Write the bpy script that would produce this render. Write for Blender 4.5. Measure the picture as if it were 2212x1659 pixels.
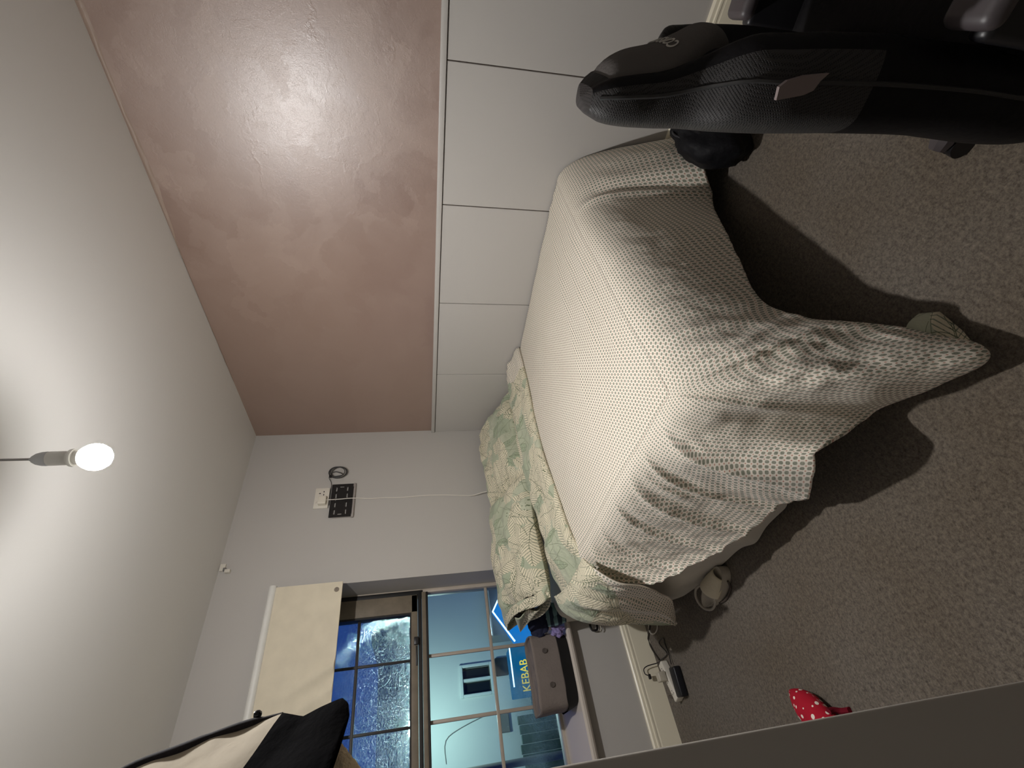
import bpy, bmesh, math, random
import numpy as np
from mathutils import Vector, Matrix, noise as mnoise

random.seed(7)
sc = bpy.context.scene
COL = sc.collection
for o in list(bpy.data.objects):
    bpy.data.objects.remove(o)

# ------------------------------------------------------------------ camera
# the photograph was taken upright and is shown lying on its side: the camera is rolled a quarter turn
FPX = 1004.176
CAM = Vector((-2.17786, -2.82293, 1.29313))
CR = Vector((0.72598065, -0.68762509, -0.01112838))    # right of the upright view
CU = Vector((0.14599906, 0.13828968, 0.97957146))      # up of the upright view
CF = Vector((0.67203897, 0.71277465, -0.20078825))     # forward
cam_d = bpy.data.cameras.new('camera')
cam_d.sensor_fit = 'HORIZONTAL'
cam_d.sensor_width = 36.0
cam_d.lens = FPX * 36.0 / 2212.0
cam_d.clip_start = 0.02
cam_d.clip_end = 200
cam = bpy.data.objects.new('camera', cam_d)
COL.objects.link(cam)
M = Matrix(((-CU.x, CR.x, -CF.x, CAM.x), (-CU.y, CR.y, -CF.y, CAM.y), (-CU.z, CR.z, -CF.z, CAM.z), (0, 0, 0, 1)))
cam.matrix_world = M
sc.camera = cam


def at(x, y, axis, val):
    """point of the plane axis=val that the survey of the photograph gives for pixel (x, y)"""
    d = CF + CR * ((1659 - y - 829.5) / FPX) - CU * ((x - 1106) / FPX)
    return CAM + d * ((val - CAM[axis]) / d[axis])


# ------------------------------------------------------------------ world, lamps, exposure
wd = bpy.data.worlds.new('night_sky')
sc.world = wd
wd.use_nodes = True
bgn = wd.node_tree.nodes['Background']
bgn.inputs['Color'].default_value = (0.035, 0.10, 0.42, 1)
bgn.inputs['Strength'].default_value = 0.55
BULB_POS = Vector((-1.37, -1.715, 2.088))
BULB_STRENGTH = 1860.0
sc.view_settings.view_transform = 'Standard'
sc.view_settings.look = 'None'
sc.view_settings.exposure = 0.0
sc.view_settings.gamma = 1.0
sc.view_settings.use_curve_mapping = False

# ------------------------------------------------------------------ helpers


def lin(r, g, b):
    def c(v):
        v /= 255.0
        return v / 12.92 if v <= 0.04045 else ((v + 0.055) / 1.055) ** 2.4
    return (c(r), c(g), c(b), 1.0)


class NT:
    def __init__(s, mat):
        s.t = mat.node_tree
        s.n = s.t.nodes

    def add(s, kind, **kw):
        n = s.n.new(kind)
        for k, v in kw.items():
            setattr(n, k, v)
        return n

    def link(s, a, b):
        s.t.links.new(a, b)

    def put(s, sock, v):
        if hasattr(v, 'is_output') or hasattr(v, 'links'):
            s.link(v, sock)
        else:
            sock.default_value = v

    def math(s, op, a, b=None, c=None, clamp=False):
        n = s.add('ShaderNodeMath', operation=op, use_clamp=clamp)
        s.put(n.inputs[0], a)
        if b is not None:
            s.put(n.inputs[1], b)
        if c is not None:
            s.put(n.inputs[2], c)
        return n.outputs[0]

    def mix(s, f, a, b):
        n = s.add('ShaderNodeMix', data_type='RGBA')
        s.put(n.inputs[0], f)
        s.put(n.inputs[6], a)
        s.put(n.inputs[7], b)
        return n.outputs[2]

    def coord(s, kind='Object'):
        return s.add('ShaderNodeTexCoord').outputs[kind]

    def mapping(s, vec, scale=(1, 1, 1), rot=(0, 0, 0), loc=(0, 0, 0)):
        n = s.add('ShaderNodeMapping')
        s.link(vec, n.inputs[0])
        n.inputs['Scale'].default_value = scale
        n.inputs['Rotation'].default_value = rot
        n.inputs['Location'].default_value = loc
        return n.outputs[0]

    def noise(s, vec, scale, detail=3, rough=0.5, dist=0.0, out=0):
        n = s.add('ShaderNodeTexNoise')
        s.link(vec, n.inputs['Vector'])
        n.inputs['Scale'].default_value = scale
        n.inputs['Detail'].default_value = detail
        n.inputs['Roughness'].default_value = rough
        n.inputs['Distortion'].default_value = dist
        return n.outputs[out]

    def ramp(s, f, a, b):
        n = s.add('ShaderNodeMapRange', clamp=True)
        s.put(n.inputs[0], f)
        n.inputs[1].default_value = a
        n.inputs[2].default_value = b
        return n.outputs[0]

    def bump(s, h, strength, dist=0.01, normal=None):
        n = s.add('ShaderNodeBump')
        n.inputs['Strength'].default_value = strength
        n.inputs['Distance'].default_value = dist
        s.link(h, n.inputs['Height'])
        if normal is not None:
            s.link(normal, n.inputs['Normal'])
        return n.outputs[0]


def new_mat(name, color=(0.5, 0.5, 0.5, 1), rough=0.6, spec=0.5, metal=0.0):
    m = bpy.data.materials.new(name)
    m.use_nodes = True
    b = m.node_tree.nodes['Principled BSDF']
    b.inputs['Base Color'].default_value = color
    b.inputs['Roughness'].default_value = rough
    b.inputs['Specular IOR Level'].default_value = spec
    b.inputs['Metallic'].default_value = metal
    return m, b, NT(m)


def simple(name, rgb, rough=0.6, spec=0.5, metal=0.0, var=0.06, scale=30, bump=0.0, bscale=200):
    """plain material with a little procedural variation of tone and relief"""
    m, b, t = new_mat(name, lin(*rgb), rough, spec, metal)
    co = t.coord()
    f = t.noise(co, scale, 4)
    c = lin(*rgb)
    lo = tuple(x * (1 - var) for x in c[:3]) + (1,)
    hi = tuple(min(1, x * (1 + var)) for x in c[:3]) + (1,)
    t.link(t.mix(f, lo, hi), b.inputs['Base Color'])
    if bump:
        t.link(t.bump(t.noise(co, bscale, 3), bump, 0.004), b.inputs['Normal'])
    return m


def emit(name, rgb, strength):
    m = bpy.data.materials.new(name)
    m.use_nodes = True
    nt = m.node_tree
    nt.nodes.clear()
    e = nt.nodes.new('ShaderNodeEmission')
    o = nt.nodes.new('ShaderNodeOutputMaterial')
    e.inputs[0].default_value = lin(*rgb)
    e.inputs[1].default_value = strength
    nt.links.new(e.outputs[0], o.inputs[0])
    return m


class MB:
    """collects world-space geometry, then links it as ONE mesh object"""

    def __init__(s):
        s.v = []
        s.f = []
        s.uv = []
        s.mi = []

    def add(s, verts, faces, uvs=None, mi=0):
        k = len(s.v)
        s.v += [tuple(p) for p in verts]
        for i, f in enumerate(faces):
            s.f.append(tuple(j + k for j in f))
            s.mi.append(mi)
            if uvs is not None:
                s.uv.append([uvs[j] for j in f])
            else:
                s.uv.append([(0, 0)] * len(f))
        return s

    def box(s, lo, hi, bevel=0.0, seg=2, rot=None, mi=0):
        lo, hi = Vector(lo), Vector(hi)
        bm = bmesh.new()
        bmesh.ops.create_cube(bm, size=1.0)
        c, d = (lo + hi) / 2, hi - lo
        for v in bm.verts:
            v.co = Vector((v.co.x * d.x, v.co.y * d.y, v.co.z * d.z))
        if bevel > 0:
            bmesh.ops.bevel(bm, geom=bm.edges[:], offset=min(bevel, min(d) * 0.49), segments=seg, profile=0.5, affect='EDGES')
        for v in bm.verts:
            p = v.co
            if rot is not None:
                p = rot @ p
            v.co = p + c
        bm.verts.index_update()
        s.add([v.co.copy() for v in bm.verts], [[v.index for v in f.verts] for f in bm.faces], mi=mi)
        bm.free()
        return s

    def tube(s, pts, rad, n=8, smooth=4, cap=True, mi=0):
        pts = [Vector(p) for p in pts]
        if smooth and len(pts) > 2:
            pts = catmull(pts, smooth)
        rs = rad if isinstance(rad, (list, tuple)) else [rad] * len(pts)
        if len(rs) != len(pts):
            rs = [rs[int(i * (len(rs) - 1) / (len(pts) - 1) + 0.5)] for i in range(len(pts))]
        vs, fs = [], []
        up = Vector((0.13, 0.31, 0.94)).normalized()
        for i, p in enumerate(pts):
            d = (pts[min(i + 1, len(pts) - 1)] - pts[max(i - 1, 0)])
            d = d.normalized() if d.length > 1e-9 else Vector((0, 0, 1))
            a = d.cross(up)
            if a.length < 1e-3:
                a = d.cross(Vector((1, 0, 0)))
            a.normalize()
            b = d.cross(a).normalized()
            up = a.cross(d).normalized()
            for j in range(n):
                t = 2 * math.pi * j / n
                vs.append(p + (a * math.cos(t) + b * math.sin(t)) * rs[i])
        for i in range(len(pts) - 1):
            for j in range(n):
                fs.append((i * n + j, i * n + (j + 1) % n, (i + 1) * n + (j + 1) % n, (i + 1) * n + j))
        if cap:
            fs.append(tuple(range(n))[::-1])
            fs.append(tuple((len(pts) - 1) * n + j for j in range(n)))
        return s.add(vs, fs, mi=mi)

    def lathe(s, prof, center=(0, 0, 0), n=32, axis='z', mi=0):
        c = Vector(center)
        vs, fs = [], []
        for r, h in prof:
            for j in range(n):
                t = 2 * math.pi * j / n
                if axis == 'z':
                    p = Vector((r * math.cos(t), r * math.sin(t), h))
                elif axis == 'y':
                    p = Vector((r * math.cos(t), h, r * math.sin(t)))
                else:
                    p = Vector((h, r * math.cos(t), r * math.sin(t)))
                vs.append(c + p)
        for i in range(len(prof) - 1):
            for j in range(n):
                fs.append((i * n + j, i * n + (j + 1) % n, (i + 1) * n + (j + 1) % n, (i + 1) * n + j))
        if prof[0][0] > 1e-6:
            fs.append(tuple(range(n))[::-1])
        if prof[-1][0] > 1e-6:
            fs.append(tuple((len(prof) - 1) * n + j for j in range(n)))
        return s.add(vs, fs, mi=mi)

    def grid(s, nu, nv, fn, uvfn=None, closed_u=False, mi=0, mifn=None):
        vs, fs, uv, ms = [], [], [], []
        for i in range(nu):
            for j in range(nv):
                u = i / (nu if closed_u else nu - 1)
                v = j / (nv - 1)
                vs.append(fn(u, v))
                uv.append(uvfn(u, v) if uvfn else (u, v))
        for i in range(nu if closed_u else nu - 1):
            for j in range(nv - 1):
                i2 = (i + 1) % nu
                fs.append((i * nv + j, i2 * nv + j, i2 * nv + j + 1, i * nv + j + 1))
                ms.append(mifn((i + .5) / nu, (j + .5) / nv) if mifn else mi)
        k = len(s.v)
        s.v += [tuple(p) for p in vs]
        for f, m_ in zip(fs, ms):
            s.f.append(tuple(j + k for j in f))
            s.mi.append(m_)
            s.uv.append([uv[j] for j in f])
        return s

    def prism(s, poly, fn, t0, t1, mi=0):
        """closed polygon swept from fn(p, t0) to fn(p, t1)"""
        n = len(poly)
        vs = [fn(p, t0) for p in poly] + [fn(p, t1) for p in poly]
        fs = [tuple(range(n))[::-1], tuple(range(n, 2 * n))]
        fs += [(i, (i + 1) % n, n + (i + 1) % n, n + i) for i in range(n)]
        return s.add(vs, fs, mi=mi)

    def build(s, name, mat, parent=None, smooth=True, loc=None, angle=40):
        me = bpy.data.meshes.new(name)
        base = Vector(loc) if loc is not None else (parent['_w'] if False else Vector((0, 0, 0)))
        if parent is not None:
            base = world_loc(parent) + (Vector(loc) if loc is not None else Vector((0, 0, 0)))
        me.from_pydata([tuple(Vector(p) - base) for p in s.v], [], s.f)
        ul = me.uv_layers.new(name='UVMap')
        flat = [c for f in s.uv for q in f for c in q]
        ul.data.foreach_set('uv', flat)
        for mm in (mat if isinstance(mat, (list, tuple)) else [mat]):
            me.materials.append(mm)
        me.polygons.foreach_set('material_index', s.mi)
        bm = bmesh.new()
        bm.from_mesh(me)
        bmesh.ops.recalc_face_normals(bm, faces=bm.faces[:])
        bm.to_mesh(me)
        bm.free()
        if smooth:
            me.polygons.foreach_set('use_smooth', [True] * len(me.polygons))
            try:
                me.set_sharp_from_angle(angle=math.radians(angle))
            except Exception:
                pass
        me.update()
        o = bpy.data.objects.new(name, me)
        COL.objects.link(o)
        if parent is not None:
            o.parent = parent
            if loc is not None:
                o.location = Vector(loc)
        else:
            o.location = base
        return o


def world_loc(o):
    p = Vector((0, 0, 0))
    while o is not None:
        p += o.location
        o = o.parent
    return p


def catmull(P, k):
    out = []
    n = len(P)
    for i in range(n - 1):
        p0, p1, p2, p3 = P[max(i - 1, 0)], P[i], P[i + 1], P[min(i + 2, n - 1)]
        for j in range(k):
            t = j / k
            out.append(0.5 * ((2 * p1) + (p2 - p0) * t + (2 * p0 - 5 * p1 + 4 * p2 - p3) * t * t + (3 * p1 - p0 - 3 * p2 + p3) * t ** 3))
    out.append(P[-1])
    return out


def crv(tab, t):
    """smooth interpolation in a table [(t, value-or-tuple), ...]"""
    ts = [a for a, _ in tab]
    if t <= ts[0]:
        return tab[0][1]
    if t >= ts[-1]:
        return tab[-1][1]
    i = max(k for k in range(len(ts)) if ts[k] <= t)
    i = min(i, len(ts) - 2)
    g = lambda k: np.array(tab[min(max(k, 0), len(tab) - 1)][1], float)
    h = ts[i + 1] - ts[i]
    x = (t - ts[i]) / h
    m0 = (g(i + 1) - g(i - 1)) / max(ts[i + 1] - ts[max(i - 1, 0)], 1e-9) * h
    m1 = (g(i + 2) - g(i)) / max(ts[min(i + 2, len(ts) - 1)] - ts[i], 1e-9) * h
    r = (2 * x**3 - 3 * x**2 + 1) * g(i) + (x**3 - 2 * x**2 + x) * m0 + (-2 * x**3 + 3 * x**2) * g(i + 1) + (x**3 - x**2) * m1
    return r if r.ndim else float(r)


def sstep(a, b, x):
    t = min(1, max(0, (x - a) / (b - a)))
    return t * t * (3 - 2 * t)


def nz(x, y, z=0.0):
    return mnoise.noise(Vector((x, y, z)))


def thing(name, label, cat, loc, group=None):
    o = bpy.data.objects.new(name, None)
    o.empty_display_size = 0.05
    COL.objects.link(o)
    o.location = Vector(loc)
    return tag(o, label, cat, group)


def tag(o, label, cat, group=None):
    o['label'] = label
    o['category'] = cat
    if group:
        o['group'] = group
    return o


def struct(o):
    o['kind'] = 'structure'
    return o


# ------------------------------------------------------------------ materials
H = 2.4
# painted walls and ceiling
def paint(name, rgb, bump=0.06, rough=0.75, spec=0.25):
    m, b, t = new_mat(name, lin(*rgb), rough, spec)
    co = t.coord()
    c = lin(*rgb)
    f = t.noise(co, 1.7, 4)
    t.link(t.mix(f, tuple(x * .97 for x in c[:3]) + (1,), tuple(min(1, x * 1.03) for x in c[:3]) + (1,)), b.inputs['Base Color'])
    t.link(t.bump(t.noise(co, 260, 2), bump, 0.002), b.inputs['Normal'])
    return m


M_WALL = paint('grey_white_wall_paint', (190, 186, 181))
M_CEIL = paint('ceiling_paint', (222, 220, 216), 0.04, 0.5, 0.35)
M_PANEL = paint('satin_panel_paint', (190, 186, 181), 0.03, 0.42, 0.4)
M_SKIRT = paint('cream_gloss_paint', (240, 232, 210), 0.02, 0.32, 0.5)
M_DOOR = paint('door_paint', (182, 178, 171), 0.03, 0.5, 0.4)


def plaster_mat():
    m, b, t = new_mat('pink_polished_plaster', lin(190, 150, 126), 0.42, 0.5)
    b.inputs['IOR'].default_value = 2.15
    co = t.coord()
    sep = t.add('ShaderNodeSeparateXYZ')
    t.link(co, sep.inputs[0])
    # where the trowel work is liveliest: away from the window corner
    wob = t.noise(co, 1.3, 3)
    yy = t.math('ADD', sep.outputs[1], t.math('MULTIPLY', t.math('SUBTRACT', wob, 0.5), 1.6))
    rough_zone = t.ramp(yy, -0.85, -1.75)
    # overlapping trowel strokes: warped cells of two sizes
    wv = t.add('ShaderNodeVectorMath', operation='ADD')
    t.link(co, wv.inputs[0])
    sc_ = t.add('ShaderNodeVectorMath', operation='SCALE')
    t.link(t.noise(co, 2.6, 7, 0.62, out=1), sc_.inputs[0])
    sc_.inputs['Scale'].default_value = 0.55
    t.link(sc_.outputs[0], wv.inputs[1])
    def cells(scale):
        v = t.add('ShaderNodeTexVoronoi', feature='F1')
        t.link(t.mapping(wv.outputs[0], (1, 1.0, 1.6)), v.inputs['Vector'])
        v.inputs['Scale'].default_value = scale
        s = t.add('ShaderNodeSeparateColor')
        t.link(v.outputs['Color'], s.inputs[0])
        return s.outputs[0], v.outputs['Distance']
    c1, d1 = cells(2.3)
    c2, d2 = cells(5.2)
    n1 = t.noise(co, 3.0, 5, 0.6, 0.8)
    n2 = t.noise(co, 24, 4, 0.6)
    tone = t.math('ADD', t.math('MULTIPLY', c1, 0.26), t.math('ADD', t.math('MULTIPLY', c2, 0.20), t.math('MULTIPLY', n1, 0.65)))
    tone = t.math('MULTIPLY', t.math('SUBTRACT', tone, 0.55), t.math('ADD', t.math('MULTIPLY', rough_zone, 0.8), 0.35))
    tone = t.math('ADD', tone, 0.45, clamp=True)
    base = t.mix(tone, lin(130, 102, 89), lin(166, 142, 128))
    t.link(base, b.inputs['Base Color'])
    rg = t.math('ADD', t.math('MULTIPLY', c2, 0.05), t.math('MULTIPLY', n1, 0.12))
    t.link(t.math('ADD', rg, 0.35), b.inputs['Roughness'])
    # relief: ridges where strokes meet, crumbly patches
    n3 = t.noise(wv.outputs[0], 5.5, 6, 0.62, 1.2)
    st = t.ramp(n3, 0.47, 0.53)
    h = t.math('ADD', t.math('MULTIPLY', st, 0.30), t.math('ADD', t.math('MULTIPLY', c2, 0.5), t.math('MULTIPLY', n2, 0.10)))
    h = t.math('ADD', h, t.math('MULTIPLY', n1, 0.5))
    h = t.math('MULTIPLY', h, t.math('ADD', t.math('MULTIPLY', rough_zone, 0.92), 0.10))
    ve = t.add('ShaderNodeTexVoronoi', feature='DISTANCE_TO_EDGE')
    t.link(t.mapping(wv.outputs[0], (1, 1.0, 1.6)), ve.inputs['Vector'])
    ve.inputs['Scale'].default_value = 2.3
    ridge = t.math('MULTIPLY', t.ramp(ve.outputs['Distance'], 0.05, 0.0), t.ramp(t.noise(co, 4.5, 3), 0.48, 0.62))
    h = t.math('ADD', h, t.math('MULTIPLY', t.math('MULTIPLY', ridge, rough_zone), 0.55))
    fine = t.bump(t.noise(co, 90, 4, 0.6), 0.10, 0.002)
    t.link(t.bump(h, 0.075, 0.012, fine), b.inputs['Normal'])
    return m


M_PLASTER = plaster_mat()


def carpet_mat():
    m, b, t = new_mat('brown_grey_carpet', lin(120, 108, 96), 0.95, 0.05)
    co = t.coord()
    n1 = t.noise(co, 150, 4, 0.75)
    n2 = t.noise(co, 2.5, 4)
    n3 = t.noise(co, 70, 3, 0.6)
    f = t.math('ADD', t.math('MULTIPLY', t.ramp(n1, 0.3, 0.7), 0.6), t.math('MULTIPLY', t.ramp(n3, 0.3, 0.7), 0.4))
    c = t.mix(f, lin(58, 53, 47), lin(148, 138, 126))
    c2 = t.mix(t.ramp(n2, 0.25, 0.75), lin(230, 222, 210), lin(255, 255, 255))
    mul = t.add('ShaderNodeMix', data_type='RGBA', blend_type='MULTIPLY')
    mul.inputs[0].default_value = 1
    t.link(c, mul.inputs[6])
    t.link(c2, mul.inputs[7])
    t.link(mul.outputs[2], b.inputs['Base Color'])
    b.inputs['Sheen Weight'].default_value = 0.15
    t.link(t.bump(f, 0.7, 0.006), b.inputs['Normal'])
    return m


M_CARPET = carpet_mat()


def duvet_mat():
    """cream cotton printed with grey-green squares and small rust dots, 14 mm pitch; UVs are metres of cloth"""
    m, b, t = new_mat('printed_duvet_cotton', lin(226, 213, 196), 0.85, 0.15)
    uv = t.add('ShaderNodeUVMap', uv_map='UVMap').outputs[0]
    s = t.add('ShaderNodeSeparateXYZ')
    t.link(uv, s.inputs[0])
    P = 0.0152
    fx = t.math('ABSOLUTE', t.math('SUBTRACT', t.math('FRACT', t.math('DIVIDE', s.outputs[0], P)), 0.5))
    fy = t.math('ABSOLUTE', t.math('SUBTRACT', t.math('FRACT', t.math('DIVIDE', s.outputs[1], P)), 0.5))
    mx = t.math('MAXIMUM', fx, fy)
    sm = t.math('MULTIPLY', t.math('ADD', fx, fy), 0.66)
    g = t.math('LESS_THAN', t.math('MAXIMUM', mx, sm), 0.315)
    r = t.math('GREATER_THAN', t.math('MINIMUM', fx, fy), 0.395)
    co = t.coord()
    fade = t.math('ADD', t.math('MULTIPLY', t.noise(co, 160, 2), 0.5), 0.6, clamp=True)
    cream = t.mix(t.noise(co, 6, 3), lin(238, 228, 213), lin(246, 237, 224))
    c = t.mix(t.math('MULTIPLY', g, fade), cream, lin(124, 130, 112))
    c = t.mix(t.math('MULTIPLY', r, fade), c, lin(186, 108, 80))
    t.link(c, b.inputs['Base Color'])
    b.inputs['Sheen Weight'].default_value = 0.15
    h = t.math('ADD', t.noise(co, 34, 4, 0.6), t.math('MULTIPLY', t.noise(co, 900, 1), 0.08))
    t.link(t.bump(h, 0.30, 0.008), b.inputs['Normal'])
    return m


M_DUVET = duvet_mat()


def leaf_image(W=1536, Hh=1024, seed=3):
    """palm fronds, monstera leaves, berries and line work printed on pale green, painted into an array"""
    rng = np.random.default_rng(seed)
    img = np.zeros((Hh, W, 3), np.float32)
    img[:] = np.array([178, 184, 160]) / 255
    ys, xs = np.mgrid[0:Hh, 0:W].astype(np.float32)
    # soft mottling
    for _ in range(26):
        cx, cy, r = rng.uniform(0, W), rng.uniform(0, Hh), rng.uniform(60, 190)
        k = np.exp(-((xs - cx) ** 2 + (ys - cy) ** 2) / (2 * r * r))[..., None]
        col = np.array([[160, 171, 146], [194, 197, 172], [203, 203, 182]][rng.integers(3)]) / 255
        img = img * (1 - 0.75 * k) + col * 0.75 * k
    cream = np.array([228, 219, 194]) / 255
    ink = np.array([104, 112, 88]) / 255
    pale = np.array([168, 178, 152]) / 255

    def local(cx, cy, a, L):
        x0, x1 = int(max(0, cx - L * 1.2)), int(min(W, cx + L * 1.2))
        y0, y1 = int(max(0, cy - L * 1.2)), int(min(Hh, cy + L * 1.2))
        if x1 <= x0 or y1 <= y0:
            return None
        X, Y = xs[y0:y1, x0:x1] - cx, ys[y0:y1, x0:x1] - cy
        return slice(y0, y1), slice(x0, x1), X * math.cos(a) + Y * math.sin(a), -X * math.sin(a) + Y * math.cos(a)

    def frond(cx, cy, a, L, w, curve):
        q = local(cx, cy, a, L)
        if q is None:
            return
        sy, sx, s, tt = q
        tt = tt - curve * (s / L) ** 2 * L * 0.35
        u = s / L
        env = w * np.clip(np.sin(np.clip(u * 0.9 + 0.08, 0, 1) * np.pi), 0, 1) ** 0.7
        inside = (u > 0) & (u < 1) & (np.abs(tt) < env)
        ph = (s - np.abs(tt) * 0.95) / 32.0
        leaflet = (ph % 1.0)
        sub = img[sy, sx]
        sub[inside & (leaflet < 0.74)] = cream
        sub[inside & (leaflet >= 0.74) & (leaflet < 0.84)] = ink
        sub[inside & (leaflet >= 0.84)] = sub[inside & (leaflet >= 0.84)] * 0.85
        rim = (u > 0) & (u < 1) & (np.abs(tt) < 2.2)
        sub[rim] = ink

    def broad(cx, cy, a, L, w):
        q = local(cx, cy, a, L)
        if q is None:
            return
        sy, sx, s, tt = q
        u = s / L
        env = w * np.clip(np.sin(np.clip(u, 0, 1) * np.pi), 0, 1) ** 0.8
        ins = (u > 0) & (u < 1)
        sub = img[sy, sx]
        body = ins & (np.abs(tt) < env)
        sub[body] = pale
        sub[ins & (np.abs(np.abs(tt) - env) < 1.8)] = ink
        veins = body & (((s - np.abs(tt) * 0.7) / 34.0) % 1.0 < 0.07)
        sub[veins] = ink
        sub[body & (np.abs(tt) < 1.5)] = ink

    for _ in range(12):
        broad(rng.uniform(0, W), rng.uniform(0, Hh), rng.uniform(0, 6.28), rng.uniform(200, 330), rng.uniform(40, 75))
    for _ in range(30):
        frond(rng.uniform(0, W), rng.uniform(0, Hh), rng.uniform(0, 6.28), rng.uniform(330, 560), rng.uniform(70, 130), rng.uniform(-1, 1))
    for _ in range(46):  # loose stems
        px, py, a = rng.uniform(0, W), rng.uniform(0, Hh), rng.uniform(0, 6.28)
        bend = rng.uniform(-.012, .012)
        for _k in range(int(rng.uniform(90, 240))):
            px += 2 * math.cos(a)
            py += 2 * math.sin(a)
            a += bend
            ix, iy = int(px) % W, int(py) % Hh
            img[iy:iy + 3, ix:ix + 3] = ink
    for _ in range(9):  # berry sprays
        cx, cy = rng.uniform(0, W), rng.uniform(0, Hh)
        for _k in range(16):
            px, py, r = cx + rng.normal(0, 42), cy + rng.normal(0, 42), rng.uniform(4, 8)
            q = local(px, py, 0, 12)
            if q is None:
                continue
            sy, sx, s, tt = q
            img[sy, sx][(s * s + tt * tt) < r * r] = ink * 1.05
    im = bpy.data.images.new('leaf_print', W, Hh)
    a = np.ones((Hh, W, 4), np.float32)
    a[..., :3] = img
    im.pixels.foreach_set(a.ravel())
    im.update()
    im.pack()
    return im


def leaf_mat():
    m, b, t = new_mat('leaf_print_cotton', lin(190, 195, 165), 0.85, 0.15)
    im = t.add('ShaderNodeTexImage')
    im.image = leaf_image()
    im.extension = 'REPEAT'
    uv = t.add('ShaderNodeUVMap', uv_map='UVMap').outputs[0]
    t.link(t.mapping(uv, (1 / 0.72, 1 / 0.48, 1)), im.inputs[0])
    t.link(im.outputs[0], b.inputs['Base Color'])
    co = t.coord()
    t.link(t.bump(t.noise(co, 17, 5, 0.6, 1.0), 0.6, 0.022), b.inputs['Normal'])
    b.inputs['Sheen Weight'].default_value = 0.15
    return m


M_LEAF = leaf_mat()


def cloth(name, rgb, bump=0.3, bscale=40, rough=0.9):
    m, b, t = new_mat(name, lin(*rgb), rough, 0.15)
    co = t.coord()
    c = lin(*rgb)
    t.link(t.mix(t.noise(co, 12, 4), tuple(x * .88 for x in c[:3]) + (1,), tuple(min(1, x * 1.1) for x in c[:3]) + (1,)), b.inputs['Base Color'])
    t.link(t.bump(t.noise(co, bscale, 4), bump, 0.006), b.inputs['Normal'])
    return m


M_SHEET = cloth('white_sheet_cotton', (214, 208, 196), 0.15, 20)
M_WHITEPL = simple('white_plastic', (226, 220, 208), 0.35)
M_BLACKPL = simple('black_plastic', (22, 21, 24), 0.4, 0.5)
M_GREYPL = simple('grey_plastic', (120, 118, 114), 0.4)
M_BULB = emit('bulb_glow', (255, 253, 251), BULB_STRENGTH)
M_NECK = emit('bulb_neck_glow', (255, 250, 240), BULB_STRENGTH * 0.0055)

# ------------------------------------------------------------------ room shell
XL, YN = -3.30, -4.30            # left and near walls, out of view
T = 0.28                         # thickness of the window wall
WX0, WX1, WZ0, WZ1 = -2.75, -1.075, 0.487, 2.02   # window opening

fl = struct(MB().box((XL - .1, YN - .1, -0.12), (0.12, T, 0)).build('floor', M_CARPET, smooth=False))
ce = struct(MB().box((XL - .1, YN - .1, H), (0.12, T, H + 0.1)).build('ceiling', M_CEIL, smooth=False))
wb = MB()
wb.box((WX1, 0, 0), (0.12, T, H))
wb.box((XL - .1, 0, 0), (WX0, T, H))
wb.box((WX0, 0, 0), (WX1, T, WZ0 - 0.03))
wb.box((WX0, 0, WZ1), (WX1, T, H))
struct(wb.build('wall_back', M_WALL, smooth=False))
struct(MB().box((XL - .1, YN, 0), (XL, 0, H)).build('wall_left', M_WALL, smooth=False))
struct(MB().box((XL - .1, YN - .1, 0), (0.12, YN, H)).build('wall_near', M_WALL, smooth=False))
wr = struct(MB().box((0.012, YN, 0), (0.12, 0, H)).build('wall_right', M_PLASTER, smooth=False))
# upper plaster skin sits slightly proud, lower wall is clad in white panels
seams = [0.0, -0.612, -1.193, -1.777, -2.364, -2.95, -3.53, YN]
first = None
for i in range(len(seams) - 1):
    y1, y0 = seams[i] - 0.0022, seams[i + 1] + 0.0022
    MB().box((-0.002, y0, 0.0), (0.0135, y1, 1.1615), 0.0015, 1).build('panel', M_PANEL, wr, smooth=False)
struct(MB().box((-0.012, YN, 1.1655), (0.014, 0.0, 1.19), 0.003, 2).build('trim_1', M_PANEL))
# rough bead of plaster along the ceiling edge
bead = MB()
def bead_fn(u, v):
    y = -0.55 - 3.65 * u
    w = 0.0 + 0.008 * sstep(-1.2, -1.9, y) + 0.022 * (0.5 + 0.5 * nz(y * 2.1, 3)) * sstep(-1.3, -2.0, y) + 0.006 * nz(y * 11, 1) * sstep(-1.2, -1.8, y)
    z = H - 0.001 - max(0.0012, w) * 1.25 * v
    return (0.0125 - (0.004 + 0.006 * abs(nz(y * 9, 7))) * math.sin(math.pi * min(1, v * 1.02)) , y, z)
bead.grid(160, 6, bead_fn)
M_BEAD = simple('pale_plaster', (158, 138, 124), 0.5, 0.5, var=0.12, scale=14, bump=0.4, bscale=60)
struct(bead.build('trim_2', M_BEAD))

# skirting with two grooves under a rounded top
SK = [(0, 0), (0.018, 0), (0.018, 0.104), (0.0165, 0.108), (0.0165, 0.114), (0.0185, 0.118), (0.0185, 0.126), (0.013, 0.130), (0.013, 0.134), (0.0125, 0.143), (0.008, 0.149), (0, 0.150)]
struct(MB().prism(SK, lambda p, t: (t, -p[0], p[1]), XL, -0.0).build('baseboard_back', M_SKIRT, smooth=False))
struct(MB().prism(SK, lambda p, t: (-0.002 - p[0], t, p[1]), YN, -0.0).build('baseboard_right', M_SKIRT, smooth=False))
struct(MB().prism(SK, lambda p, t: (XL + p[0], t, p[1]), YN, 0).build('baseboard_left', M_SKIRT, smooth=False))

# open door at the left, its lit leading edge in view
dr = MB()
DX1 = -2.148
dr.box((-2.93, -2.2, 0.008), (DX1, -2.16, 2.02), 0.004, 3)
door = struct(dr.build('door_1', M_DOOR))

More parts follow.
